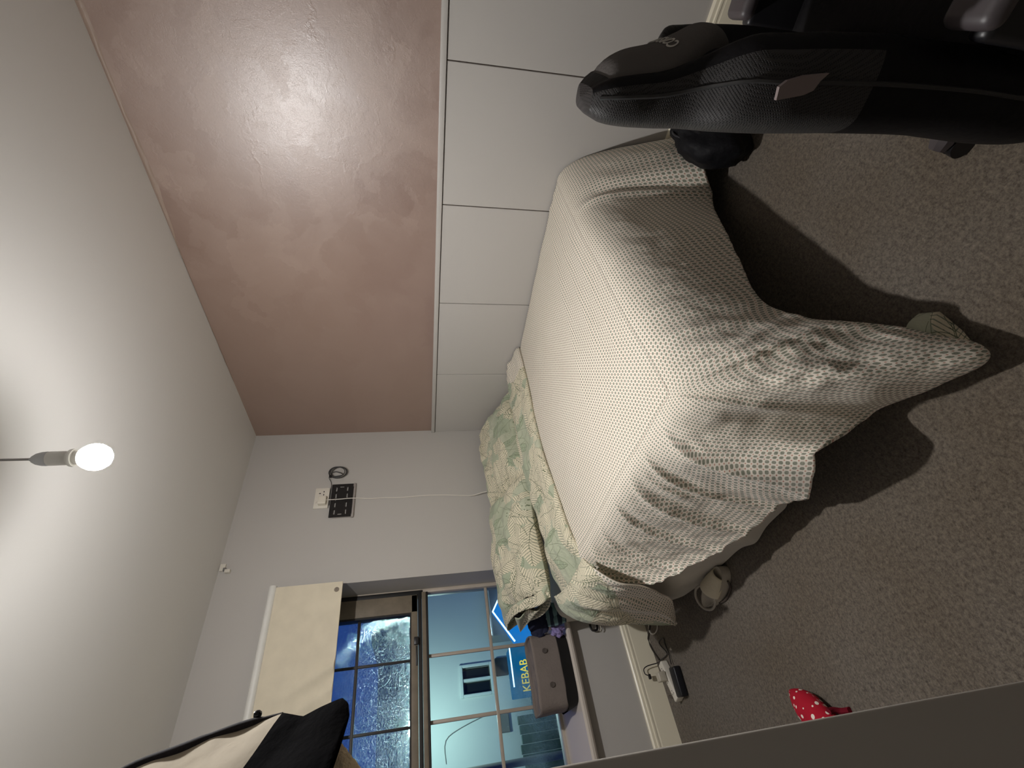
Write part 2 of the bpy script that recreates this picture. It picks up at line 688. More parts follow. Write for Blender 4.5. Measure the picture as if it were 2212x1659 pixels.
# ------------------------------------------------------------------ window
M_FRAME_DARK = simple('mouldy_dark_frame', (122, 111, 95), 0.55, 0.4, var=0.35, scale=18, bump=0.3, bscale=50)
M_FRAME_BLACK = simple('black_rubber_gasket', (20, 18, 17), 0.6)
M_FRAME_PALE = simple('pale_frame_paint', (186, 174, 160), 0.45, 0.5, var=0.15, scale=10)
M_BAR_PALE = simple('pale_glazing_bar', (176, 164, 150), 0.4, 0.5, var=0.1, scale=16)
M_BAR_DARK = simple('dark_glazing_bar', (40, 37, 38), 0.5)


def glass_mat(name, wet):
    m = bpy.data.materials.new(name)
    m.use_nodes = True
    t = NT(m)
    t.n.clear()
    out = t.add('ShaderNodeOutputMaterial')
    co = t.coord()
    tr = t.add('ShaderNodeBsdfTransparent')
    tr.inputs[0].default_value = (0.90, 0.95, 0.95, 1)
    gl = t.add('ShaderNodeBsdfGlossy')
    gl.inputs['Roughness'].default_value = 0.04
    lw = t.add('ShaderNodeLayerWeight')
    lw.inputs['Blend'].default_value = 0.08
    mx = t.add('ShaderNodeMixShader')
    t.link(t.math('ADD', t.math('MULTIPLY', lw.outputs['Fresnel'], 0.7), 0.02), mx.inputs[0])
    t.link(tr.outputs[0], mx.inputs[1])
    t.link(gl.outputs[0], mx.inputs[2])
    last = mx.outputs[0]
    # condensation: beads and runs of water that bend the light behind
    rf = t.add('ShaderNodeBsdfRefraction')
    rf.inputs['IOR'].default_value = 1.33
    rf.inputs['Roughness'].default_value = 0.03
    runs = t.noise(t.mapping(co, (120, 1, 9)), 1.0, 4, 0.6)
    beads = t.noise(co, 110 if wet else 150, 3, 0.6)
    h = t.math('ADD', t.math('MULTIPLY', t.ramp(runs, 0.42, 0.6), 0.8), t.math('MULTIPLY', t.ramp(beads, 0.45, 0.62), 0.7))
    t.link(t.bump(h, 1.0, 0.004 if wet else 0.0012), rf.inputs['Normal'])
    rf.inputs[0].default_value = (0.95, 0.98, 1.0, 1)
    zone = t.noise(co, 3.2, 3)
    sepg = t.add('ShaderNodeSeparateXYZ')
    t.link(co, sepg.inputs[0])
    # the mist gathers low on each pane
    low = t.ramp(sepg.outputs[2], 0.40, 0.0) if wet else t.ramp(sepg.outputs[2], 0.32, -0.05)
    amt = t.math('MULTIPLY', t.math('ADD', t.math('MULTIPLY', t.ramp(zone, 0.42, 0.66), 0.14), t.math('MULTIPLY', low, 0.55)), 1.0) if wet else t.math('MULTIPLY', t.math('MULTIPLY', t.ramp(zone, 0.40, 0.62), low), 0.7)
    mx2 = t.add('ShaderNodeMixShader')
    t.link(amt, mx2.inputs[0])
    t.link(last, mx2.inputs[1])
    t.link(rf.outputs[0], mx2.inputs[2])
    t.link(mx2.outputs[0], out.inputs[0])
    return m


M_GLASS_WET = glass_mat('condensation_glass', True)
M_GLASS = glass_mat('window_glass', False)

YF = 0.20    # face of the window frame
win = bpy.data.objects.new('window_1', None)
COL.objects.link(win)
win.location = (WX0, YF, WZ0)
win['kind'] = 'structure'
zt0, zt1 = at(925, 1400, 1, YF).z, at(890, 1400, 1, YF).z      # transom
xr = WX1                                                        # right jamb
tr_mid = (zt0 + zt1) / 2
# fixed outer frame
f = MB()
f.box((xr - 0.022, YF + 0.002, WZ0), (xr, T, tr_mid - 0.01), 0.003)
f.box((WX0, YF + 0.002, WZ0), (WX0 + 0.05, T, WZ1), 0.003)
f.box((WX0, YF + 0.002, WZ0), (xr, T, WZ0 + 0.062), 0.003)
f.box((xr - 0.012, YF + 0.0, tr_mid - 0.01), (xr, T, WZ1), 0.002)
f.build('window_frame', M_FRAME_PALE, win)
f = MB()
f.box((xr - 0.034, YF - 0.004, tr_mid - 0.02), (xr - 0.007, T, WZ1), 0.003)
f.box((WX0, YF - 0.002, WZ1 - 0.05), (xr, T, WZ1), 0.003)
f.build('window_frame', M_FRAME_BLACK, win)
# transom: dark upper rail, black gap, thin pale lip below
f = MB()
f.box((WX0, YF - 0.006, tr_mid - 0.012), (xr - 0.02, T - .02, tr_mid + 0.010), 0.003)
f.box((WX0, YF - 0.010, zt0 - 0.004), (xr - 0.022, T - .02, zt0 + 0.008), 0.002)
f.build('transom', M_FRAME_BLACK, win)
MB().box((WX0, YF - 0.014, zt0 + 0.008), (xr - 0.022, T - .03, tr_mid - 0.013), 0.003).build('transom_lip', M_FRAME_PALE if False else M_FRAME_DARK, win)
# opening casement above: dark, dirty stiles
cas = MB()
czb0, czb1 = tr_mid + 0.012, zt1 + 0.004
cas.box((WX0 + .05, YF - 0.016, czb0), (xr - 0.036, T - .03, czb1), 0.004)
xs1 = at(890, 1325, 1, YF).x
cas.box((xs1, YF - 0.016, czb0), (xr - 0.036, T - .03, WZ1 - 0.05), 0.004)
cas.build('casement_frame', M_FRAME_DARK, win)
MB().box((xs1 - 0.010, YF - 0.012, czb1), (xs1 + 0.003, T - .03, WZ1 - 0.05)).build('gasket', M_FRAME_BLACK, win)
MB().box((WX0 + .05, YF - 0.010, czb1 - .002), (xs1, T - .03, czb1 + 0.008)).build('gasket', M_FRAME_BLACK, win)
# stay arm and catch on the casement
cz = at(905, 1380, 1, YF)
ca = MB()
ca.box((cz.x - 0.035, YF - 0.03, czb0 - 0.004), (cz.x + 0.006, YF - 0.015, czb0 + 0.022), 0.003)
ca.box((cz.x - 0.14, YF - 0.022, czb0 + .004), (cz.x - 0.04, YF - 0.015, czb0 + 0.012), 0.002)
ca.build('window_catch', M_BLACKPL, win)
# glazing bars: upper (dark) and lower (pale)
YG = YF + 0.03
zb = at(770, 1440, 1, YG).z
bars = MB().box((WX0 + .05, YG - 0.008, zb - 0.008), (xs1, YG + 0.008, zb + 0.008), 0.003)
bars.build('glazing_bar', M_BAR_DARK, win)
for py in (1437, 1583):
    xb = at(815, py, 1, YG).x
    MB().box((xb - 0.007, YG - 0.007, czb1), (xb + 0.007, YG + 0.007, WZ1 - 0.05), 0.003).build('glazing_bar', M_BAR_DARK, win)
zb2 = at(1070, 1480, 1, YG).z
MB().box((WX0 + .05, YG - 0.008, zb2 - 0.009), (xr - 0.02, YG + 0.008, zb2 + 0.009), 0.003).build('glazing_bar', M_BAR_PALE, win)
for (px, py) in ((1060, 1401), (1065, 1541)):
    xb = at(px, py, 1, YG).x
    MB().box((xb - 0.009, YG - 0.007, WZ0 + 0.06), (xb + 0.009, YG + 0.007, zt0), 0.003).build('glazing_bar', M_BAR_PALE, win)
MB().box((WX0 + .05, YG - 0.003, czb1), (xs1, YG + 0.003, WZ1 - 0.05)).build('pane', M_GLASS_WET, win, smooth=False, loc=(0, .03, czb1 - WZ0))
MB().box((WX0 + .05, YG - 0.003, WZ0 + 0.06), (xr - 0.02, YG + 0.003, zt0 - 0.003)).build('pane', M_GLASS, win, smooth=False, loc=(0, .03, 0.06))
# sill board
M_SILL = paint('glossy_sill_paint', (206, 196, 186), 0.02, 0.16, 0.6)
sp = [(-0.055, 0.458), (-0.062, 0.468), (-0.062, 0.480), (-0.052, 0.489), (YF + .01, 0.535), (YF + .01, 0.456), (0.0, 0.456)]
struct(MB().prism(sp, lambda p, t: (t, p[0], p[1]), WX0 - .06, WX1 + 0.05).build('windowsill_1', M_SILL, smooth=False))

# ------------------------------------------------------------------ beyond the window: night street
YO = 7.0
M_RENDER = paint('white_wall_render', (200, 206, 204), 0.2, 0.9, 0.1)
M_ROOFD = simple('dark_roof_slate', (24, 27, 36), 0.9, var=0.25, scale=5)
M_NIGHTGLASS = simple('night_window_glass', (26, 30, 30), 0.15, 0.6)
M_TARMAC = simple('wet_tarmac', (70, 74, 78), 0.4, 0.5, var=0.3, scale=8)
M_HOUSE_TRIM = simple('white_window_trim', (205, 212, 208), 0.5)
struct(MB().box((-16, T + 0.4, -3.3), (14, 40, -3.1)).build('street', M_TARMAC, smooth=False))
hs = thing('house', 'white rendered house across the street with small two-light window', 'house', (-1.5, YO, -3.1))
# wall with an opening for the small window
wa, wb_ = at(1002, 1502, 1, YO), at(1052, 1437, 1, YO)
wx0, wx1, wz0, wz1 = wa.x, wb_.x, wb_.z - .04, wa.z
w = MB()
hx0, hx1, hz1, hd = -6.0, 2.2, 1.46, 5.0
w.box((hx0, YO, -3.1), (wx0, YO + .3, hz1))
w.box((wx1, YO, -3.1), (hx1, YO + .3, hz1))
w.box((wx0, YO, -3.1), (wx1, YO + .3, wz0))
w.box((wx0, YO, wz1), (wx1, YO + .3, hz1))
w.box((hx0, YO + .3, -3.1), (hx0 + .3, YO + hd, hz1))
w.box((hx1 - .3, YO + .3, -3.1), (hx1, YO + hd, hz1))
w.build('wall', M_RENDER, hs, smooth=False)
# roof with a hip near the street side
rp = [at(820, 1330, 1, YO), at(803, 1372, 1, YO), at(803, 1392, 1, YO), at(818, 1432, 1, YO)]
r = MB()
prof = [(hx0 - .2, 1.95), (rp[3].x, rp[3].z), (rp[2].x, rp[2].z), (rp[1].x, rp[1].z), (rp[0].x, rp[0].z), (hx1 + .2, 1.9), (hx1 + .2, 1.40), (hx0 - .2, 1.40)]
r.prism(prof, lambda p, t: (p[0], t, p[1]), YO - .04, YO + hd)
r.build('roof', M_ROOFD, hs, smooth=False)
# small window, its frame, mullion and panes
wf = MB()
for lo, hi in (((wx0 - .05, wz0 - .06), (wx1 + .05, wz0)), ((wx0 - .05, wz1), (wx1 + .05, wz1 + .06)), ((wx0 - .05, wz0), (wx0, wz1)), ((wx1, wz0), (wx1 + .05, wz1))):
    wf.box((lo[0], YO - .05, lo[1]), (hi[0], YO + .06, hi[1]), 0.01, 1)
wfo = wf.build('window', M_HOUSE_TRIM, hs, smooth=False)
xm = wx0 + (wx1 - wx0) * .52
MB().box((xm - .025, YO - .02, wz0), (xm + .025, YO + .08, wz1), 0.008, 1).build('mullion', M_HOUSE_TRIM, wfo, smooth=False)
MB().box((wx0, YO + .08, wz0), (xm - .02, YO + .1, wz1)).build('pane', M_NIGHTGLASS, wfo, smooth=False)
MB().box((xm + .02, YO + .08, wz0), (wx1, YO + .1, wz1)).build('pane', M_NIGHTGLASS, wfo, smooth=False)
# dark lintel recess and cable run across the render
pa, pb = at(1072, 1462, 1, YO), at(1092, 1420, 1, YO)
MB().box((pa.x, YO - .05, pb.z - .02), (pb.x, YO + .05, pa.z), 0.01, 1).build('vent_hood', M_ROOFD, hs, smooth=False)
MB().tube([at(964, 1650, 1, YO - .02), at(963, 1600, 1, YO - .02), at(1000, 1570, 1, YO - .02), at(1060, 1540, 1, YO - .02)], 0.006, 6, 4).build('wall_cable', M_GREYPL, hs)
pl = at(1090, 1540, 1, YO)
MB().box((pl.x - .28, YO - .05, pl.z - .06), (pl.x, YO + .05, pl.z + .1), 0.01, 1).build('alarm_box', M_GREYPL, hs, smooth=False)

# takeaway front with a lit blue fascia, and its blue gabled sign to the right
M_BLUE_FASCIA = emit('blue_fascia_glow', (24, 120, 180), 0.55)
M_BLUE_GABLE = emit('blue_gable_glow', (10, 130, 225), 0.9)
M_TUBE = emit('white_tube_glow', (190, 225, 255), 3.0)
M_YELLOW = emit('yellow_letter_glow', (240, 220, 90), 1.0)
M_SHOP = simple('dark_shop_front', (52, 62, 70), 0.35, 0.5, var=0.25, scale=6)
YS = YO - .55
sh = thing('takeaway_shop', 'takeaway shop front below the white house with lit blue fascia', 'shop', (-.4, YS, -3.1))
c0, c1 = at(1116, 1500, 1, YS), at(1100, 1408, 1, YS)
ap, lf = at(1064, 1322, 1, YS - .1), at(1112, 1386, 1, YS - .1)
fz1, fz0 = c1.z, at(1152, 1470, 1, YS).z
MB().box((c0.x - .35, YS + .05, -3.1), (lf.x - .03, YO - .08, fz0), 0.01, 1).build('shop_front', M_SHOP, sh, smooth=False)
fa = MB().box((c0.x, YS, fz0), (min(c1.x + .12, lf.x - .03), YO - .08, fz1 - .02), 0.01, 1).build('fascia_sign', M_BLUE_FASCIA, sh, smooth=False)
MB().tube([(c0.x + .1, YS - .06, fz1), (c1.x + .05, YS - .06, fz1)], 0.012, 8, 0).build('light_tube', M_TUBE, fa)


def text_mesh(name, s, size, mat, parent, origin, ex, ey, extrude=0.004, fit=None):
    """lettering as a mesh part; ex, ey are the reading and up directions"""
    cu = bpy.data.curves.new(name, 'FONT')
    cu.body = s
    cu.size = size
    cu.extrude = extrude
    cu.align_x = 'CENTER'
    cu.align_y = 'CENTER'
    tmp = bpy.data.objects.new(name + '_tmp', cu)
    COL.objects.link(tmp)
    dg = bpy.context.evaluated_depsgraph_get()
    me = bpy.data.meshes.new_from_object(tmp.evaluated_get(dg))
    bpy.data.objects.remove(tmp)
    bpy.data.curves.remove(cu)
    ex, ey = Vector(ex).normalized(), Vector(ey).normalized()
    ez = ex.cross(ey)
    base = world_loc(parent)
    w_ = max(v.co.x for v in me.vertices) - min(v.co.x for v in me.vertices)
    k = (fit / w_) if fit else 1.0
    for v in me.vertices:
        p = v.co
        v.co = Vector(origin) + ex * (p.x * k) + ey * p.y + ez * p.z - base
    me.materials.clear()
    me.materials.append(mat)
    o = bpy.data.objects.new(name, me)
    COL.objects.link(o)
    o.parent = parent
    return o


ta, tb = at(1146, 1492, 1, YS - .01), at(1140, 1424, 1, YS - .01)
text_mesh('lettering', 'KEBAB', 0.20, M_YELLOW, fa, ((ta.x + tb.x) / 2, YS - .012, fz0 + .125), (1, 0, 0), (0, 0, 1), 0.006, fit=tb.x - ta.x)
gs = thing('gable_sign', 'blue gable-shaped lit sign outlined in white tubes, right of fascia', 'sign', (at(1065, 1325, 1, YS).x, YS, -3.1))
ap, lf = at(1064, 1322, 1, YS - .1), at(1112, 1386, 1, YS - .1)
rx_ = ap.x + (ap.x - lf.x)
MB().prism([(lf.x, lf.z), (ap.x, ap.z), (rx_, lf.z), (rx_, fz0 - .1), (lf.x, fz0 - .1)], lambda p, t: (p[0], t, p[1]), YS - .1, YS + .05).build('sign_face', M_BLUE_GABLE, gs, smooth=False)
MB().box((lf.x, YS - .06, -3.1), (rx_, YS + .05, fz0 - .1)).build('shop_window', M_SHOP, gs, smooth=False)
MB().tube([(lf.x, YS - .12, lf.z), (ap.x, YS - .12, ap.z), (rx_, YS - .12, lf.z)], 0.016, 8, 0).build('light_tube', M_TUBE, gs)
q0, q1 = at(1053, 1298, 1, YS), at(1062, 1372, 1, YS)
MB().tube([(q1.x, YS, q1.z), (q0.x + .6, YS, q0.z + .02)], 0.010, 8, 0).build('light_tube', M_TUBE, gs)
MB().box((q1.x - .02, YS, lf.z - .1), (q0.x + .62, YO - .08, q1.z - .02), 0.01, 1).build('sign_board', M_GREYPL, gs, smooth=False)
# dark green hedge panel and pale planter to the left of the shop
M_GREEN = simple('dark_green_boarding', (40, 70, 56), 0.6, var=0.2, scale=9)
g0, g1 = at(1135, 1655, 1, YS), at(1128, 1545, 1, YS)
hb = thing('green_hoarding', 'dark green timber hoarding on the street left of the shop', 'hoarding', ((g0.x + g1.x) / 2, YS, -3.1))
nb = 9
for i in range(nb):
    xa = g0.x - .5 + (g1.x - g0.x + .5) * i / nb
    xb = g0.x - .5 + (g1.x - g0.x + .5) * (i + 1) / nb
    MB().box((xa + .004, YS - .02 + .006 * (i % 2), -3.1), (xb - .004, YS + .03, g0.z + .015 * ((i * 7) % 3)), 0.006, 1).build('board', M_GREEN, hb, smooth=False)
# street lamp washing the white wall
lp_ = at(886, 1574, 1, YO - 1.3)
sl = thing('street_lamp', 'street lamp glowing pale green-white in front of the house wall', 'street lamp', (lp_.x - .6, YO - 1.3, -3.1))
MB().lathe([(0.07, 0), (0.06, 1.0), (0.04, lp_.z + 3.1 + .1)], (lp_.x - .6, YO - 1.3, -3.1), 12).build('pole', M_GREYPL, sl)
MB().tube([(lp_.x - .6, YO - 1.3, lp_.z + .08), (lp_.x - .3, YO - 1.3, lp_.z + .14), (lp_.x, YO - 1.3, lp_.z + .08)], 0.025, 8, 4).build('arm', M_GREYPL, sl)
MB().box((lp_.x - .12, YO - 1.36, lp_.z + .02), (lp_.x + .12, YO - 1.24, lp_.z + .08), 0.02).build('lamp_head', M_GREYPL, sl)
MB().box((lp_.x - .09, YO - 1.35, lp_.z - .01), (lp_.x + .09, YO - 1.25, lp_.z + .025), 0.01).build('lamp_glass', emit('lamp_glow', (200, 255, 240), 60.0), sl)
ld = bpy.data.lights.new('street_lamp_light', 'POINT')
ld.energy = 95
ld.color = (0.72, 1.0, 0.92)
ld.shadow_soft_size = 0.08
lo_ = bpy.data.objects.new('street_lamp_light', ld)
COL.objects.link(lo_)
lo_.location = (lp_.x, YO - 1.3, lp_.z - .12)

# ------------------------------------------------------------------ pendant bulb
pd = thing('pendant_lamp', 'bare glowing bulb hanging from the ceiling on a thin cord', 'lamp', BULB_POS + Vector((0, 0, -0.04)))
bz = BULB_POS.z
tilt = Vector((0.012, -0.004, 0))
def T3(z):      # slight lean of the cord
    return BULB_POS + tilt * ((z - bz) / 0.3)
MB().lathe([(0.0, -0.0345), (0.013, -0.0320), (0.024, -0.0245), (0.0315, -0.012), (0.0336, -0.003)], BULB_POS, 40).build('bulb', M_BULB, pd)
MB().lathe([(0.0336, -0.003), (0.034, 0.001), (0.0339, 0.004), (0.0325, 0.013), (0.027, 0.024), (0.022, 0.031)], BULB_POS, 40).build('bulb_neck', M_NECK, pd)
MB().lathe([(0.022, 0.031), (0.0175, 0.038), (0.0155, 0.043), (0.0145, 0.048)], BULB_POS, 40).build('bulb_collar', simple('white_bulb_collar', (235, 232, 226), 0.4), pd)
M_HOLDER = simple('white_bakelite', (214, 212, 206), 0.4)
MB().lathe([(0.0145, 0.046), (0.0215, 0.046), (0.0225, 0.050), (0.0215, 0.054), (0.0165, 0.056), (0.0165, 0.060)], BULB_POS, 32).build('holder_ring', M_HOLDER, pd)
MB().lathe([(0.0165, 0.059), (0.0175, 0.062), (0.0178, 0.098), (0.0170, 0.101)], BULB_POS, 32).build('lamp_holder', M_HOLDER, pd)
MB().lathe([(0.0175, 0.101), (0.0180, 0.104), (0.0172, 0.114), (0.0140, 0.126), (0.0085, 0.135), (0.0045, 0.138), (0.004, 0.141)], BULB_POS, 32).build('holder_cap', simple('grey_white_cap', (186, 188, 190), 0.45), pd)
MB().tube([BULB_POS + Vector((0, 0, .136)), BULB_POS + Vector((.002, 0, .22)), BULB_POS + Vector((.004, -.001, H - bz - .02))], 0.0032, 8, 6).build('cord', simple('grey_cord', (150, 148, 146), 0.5), pd)
MB().lathe([(0.0, -0.03), (0.012, -0.03), (0.04, -0.012), (0.042, -0.001)], (BULB_POS.x + .004, BULB_POS.y, H), 28).build('ceiling_rose', M_HOLDER, pd)

# ------------------------------------------------------------------ things on the window wall
def fy(y):
    return -y


# double socket with a charger and its cable
s0, s1 = at(681, 1099, 1, 0), at(712, 1055, 1, 0)
sx0, sx1, sz1, sz0 = -0.590, -0.444, 1.946, 1.858
so = thing('wall_socket', 'white double wall socket high above the bed', 'socket', ((sx0 + sx1) / 2, 0, sz0))
MB().box((sx0, -0.011, sz0), (sx1, 0.0, sz1), 0.003, 2).build('face_plate', M_WHITEPL, so)
MB().box((sx0 + .004, -0.0005, sz0 - .003), (sx1 - .004, 0.0, sz0 + .004)).build('back_box', M_GREYPL, so)
cxr, cxl = sx1 - .040, sx0 + .042
for (dx, dz, a, b) in ((0, .020, .003, .0055), (-.011, -.004, .005, .0028), (.011, -.004, .005, .0028)):
    MB().box((cxr + dx - a, -0.0118, 1.896 + dz - b), (cxr + dx + a, -0.0105, 1.896 + dz + b)).build('socket_hole', M_BLACKPL, so, smooth=False)
for cx in (cxr, cxl):
    MB().box((cx - .006, -0.0145, 1.928), (cx + .006, -0.0105, 1.938), 0.001).build('switch', M_WHITEPL, so)
ch = thing('phone_charger', 'white plug-in charger with a long thin cable hanging down to bed', 'charger', (cxl, -0.012, 1.87))
MB().box((cxl - .027, -0.045, 1.868), (cxl + .027, -0.0112, 1.918), 0.006, 3).build('plug', simple('cream_plastic', (228, 221, 206), 0.4), ch)
cpts = [(cxl + .004, -.03, 1.870), (cxl + .003, -.03, 1.80), (cxl + .004, -.032, 1.70), (cxl + .0, -.02, 1.60), (cxl + .006, -.012, 1.52), (cxl + .0, -.012, 1.40), (cxl + .004, -.013, 1.25), (cxl - .002, -.015, 1.12), (cxl - .016, -.018, 1.0), (cxl - .026, -.03, .93), (cxl - .018, -.05, .86), (cxl - .03, -.08, .80)]
MB().tube(cpts, 0.0026, 8, 5).build('cable', simple('white_cable', (226, 220, 210), 0.5), ch)

# black slotted mounting plate leaning on the wall with its bright folded lip
mp = thing('mounting_plate', 'black slotted metal mounting plate fixed to wall below the socket', 'bracket', (-.54, 0, 1.70))
px0, px1, pz0, pz1 = -0.662, -0.425, 1.712, 1.845
slots = []
for cx in (.035, .085, .15, .2):
    for cz in (.036, .104):
        slots.append((cx, cz, .016, .0055))
slots += [(.214, .07, .0045, .013), (.020, .07, .0045, .013), (.118, .104, .004, .004)]
# the plate is a grid of cells; cells inside a slot are left open
xsn = sorted({0.0, px1 - px0} | {round(c[0] - c[2], 4) for c in slots} | {round(c[0] + c[2], 4) for c in slots})
zsn = sorted({0.0, pz1 - pz0} | {round(c[1] - c[3], 4) for c in slots} | {round(c[1] + c[3], 4) for c in slots})
pm = MB()
for a, b in zip(xsn, xsn[1:]):
    for c, d in zip(zsn, zsn[1:]):
        mx_, mz_ = (a + b) / 2, (c + d) / 2
        if any(abs(mx_ - s[0]) < s[2] and abs(mz_ - s[1]) < s[3] for s in slots):
            continue
        pm.box((px0 + a, -0.016, pz0 + c), (px0 + b, -0.013, pz0 + d))
pm.build('plate', simple('matt_black_steel', (26, 24, 24), 0.55, 0.4, var=0.2, scale=60), mp, smooth=False)
M_LIP = simple('bare_steel_lip', (170, 164, 160), 0.4, 0.5, 0.3)
MB().box((px0 - .004, -0.018, pz0 - .016), (px1 + .004, -0.0, pz0 - .004), 0.002).build('lower_lip', M_LIP, mp)
MB().box((px0, -0.013, pz0 - .004), (px0 + .02, 0.0, pz1 - .02), 0.001).build('spacer', M_LIP, mp)
MB().box((px1 - .02, -0.013, pz0 - .004), (px1, 0.0, pz1 - .02), 0.001).build('spacer', M_LIP, mp)

# small coil of dark cable beside the socket
cc = thing('cable_coil', 'coiled dark thin cable looped on wall beside the socket', 'cable', (-.33, 0, 1.77))
cen = Vector((-0.335, -0.02, 1.818))
cm = MB()
loop = []
for i in range(90):
    t = i / 89 * 2 * math.pi * 3.4
    rr = 0.050 + 0.006 * math.sin(t * .41 + 1)
    loop.append(cen + Vector((rr * math.cos(t) * (.82 + .06 * math.sin(t * .3)), -.004 * math.sin(t * .7) - .002 * (i / 89), rr * math.sin(t) + .004 * math.cos(t * .5))))
cm.tube(loop, 0.0028, 7, 0)
cm.tube([cen + Vector((-.01, -.01, .048)), cen + Vector((-.002, -.012, .01)), cen + Vector((-.028, -.012, -.035)), cen + Vector((-.038, -.010, .022))], 0.0032, 7, 5)
cm.build('coil', simple('dark_grey_cable', (62, 62, 62), 0.5), cc)
MB().tube([cen + Vector((-.026, -.01, .045)), cen + Vector((-.045, -.008, .052)), Vector((-.40, -.008, 1.858)), Vector((-.432, -.006, 1.852)), Vector((-.47, -.005, 1.853)), Vector((-.57, -.005, 1.852))], 0.0018, 6, 5).build('cable_tail', M_BLACKPL, cc)
MB().box(cen + Vector((-.044, -.02, .036)), cen + Vector((-.028, -.004, .052)), .003).build('cable_tie', M_BLACKPL, cc)

# white blind bracket near the ceiling
h0 = at(486, 1230, 1, 0)
bk = thing('wall_bracket', 'tiny white double clip bracket on wall just below the ceiling', 'bracket', (h0.x, 0, h0.z - .03))
MB().box((h0.x - .012, -.012, h0.z - .002), (h0.x + .028, 0, h0.z + .026), .002).build('plate', M_WHITEPL, bk)
MB().box((h0.x - .026, -.022, h0.z - .034), (h0.x - .008, -.0, h0.z - .006), .002).build('clip', M_WHITEPL, bk)
MB().box((h0.x - .014, -.017, h0.z - .010), (h0.x + .004, -.0, h0.z + .006), .002).build('hinge', M_GREYPL, bk)

# roller blind
rb = thing('roller_blind', 'cream roller blind pulled halfway over the top of the window', 'blind', (-1.9, -.05, 1.71))
bx0, bx1 = -2.72, -1.083
M_BLIND = cloth('cream_blind_fabric', (222, 212, 190), 0.05, 300)
MB().lathe([(0.0, bx0 - .01), (0.019, bx0 - .01), (0.0200, bx0), (0.0200, bx1 + .008), (0.012, bx1 + .010), (0.0, bx1 + .010)], (0, -0.045, 2.080), 24, axis='x').build('roller_tube', simple('pale_grey_tube', (226, 224, 218), 0.45), rb)
def blind_fn(off):
    def fn(u, v):
        x = bx1 + (bx0 - bx1) * u
        z = 2.078 - 0.362 * v
        y = -0.052 + 0.004 * nz(x * 2.2, z * 1.5) * v
        # two soft diagonal creases on the left half of the visible cloth
        for (xa, xb, s) in ((-1.50, -1.68, .020), (-1.60, -1.80, .012)):
            xc = xa + (xb - xa) * (1 - v)
            y -= s * math.exp(-((x - xc) / .03) ** 2) * sstep(.1, .9, v)
        return (x, y + off, z)
    return fn
bl = MB()
bl.grid(150, 20, blind_fn(0))
bl.grid(150, 20, blind_fn(0.0015))
bl.build('blind_fabric', M_BLIND, rb)
MB().box((bx0, -0.056, 1.7135), (bx1, -0.046, 1.7175), .001).build('hem_bar', M_BLIND, rb)
gp = at(727, 1273, 1, -.056)
MB().lathe([(0.0045, -.003), (0.0045, -.0055), (0.012, -.0055), (0.013, -.003), (0.012, .001)], (gp.x, -0.052, gp.z), 20, axis='y').build('eyelet', simple('dull_steel_eyelet', (150, 140, 128), 0.35, 0.5, 0.7), rb)

# ------------------------------------------------------------------ bed
bed = thing('bed', 'double bed with white sheeted base pushed into the corner', 'bed', (-.75, -1.0, 0))
BX, BY = -1.44, -1.985
MB().box((BX + .04, BY + .10, 0.04), (-0.025, -0.03, 0.30), 0.03, 3).build('divan_base', M_SHEET, bed)
MB().box((BX, BY, 0.30), (-0.025, -0.03, 0.55), 0.07, 5).build('mattress', M_SHEET, bed)
for (lx, ly) in ((-1.34, -1.83), (-.12, -1.83), (-1.34, -.12), (-.12, -.12)):
    MB().lathe([(0.02, 0.0), (0.024, 0.01), (0.026, 0.05)], (lx, ly, 0), 12).build('castor', M_BLACKPL, bed)
# white valance sheet bulging out below the duvet on the window-left side
def val_fn(u, v):
    y = -0.30 - 1.35 * u
    lift = 0.30 * (1 - sstep(0.0, 0.22, u)) + 0.10 * sstep(.86, 1.0, u)
    z = 0.44 + (0.012 + lift - 0.44) * v
    x = BX - 0.010 - 0.085 * math.sin(min(1, v * 1.15) * math.pi * .62) * (0.55 + 0.45 * sstep(0, .3, u)) - 0.012 * nz(y * 4, z * 2) * v
    x -= 0.022 * math.exp(-((u - .70 - .1 * (1 - v)) / .05) ** 2) * v
    return (x, y, z)
MB().grid(70, 26, val_fn).build('valance_sheet', M_SHEET, bed)

# ---- duvet: printed cover, one continuous sheet falling over foot, corner and left side
dv = thing('duvet', 'duvet in cream cover printed with grey-green squares draped over the bed', 'duvet', (-.75, -1.4, .6))
XT, YT = -1.385, -1.935        # where the top starts to roll over (left, foot)


def top_z(x, y):
    z = 0.632 + 0.012 * math.exp(-((x + .35) / .4) ** 2) + 0.008 * nz(x * 2.3, y * 2.3, 4) + 0.004 * nz(x * 6, y * 6, 9)
    z -= 0.022 * sstep(-0.85, -1.40, x) + 0.014 * sstep(-1.5, -1.95, y)
    return z


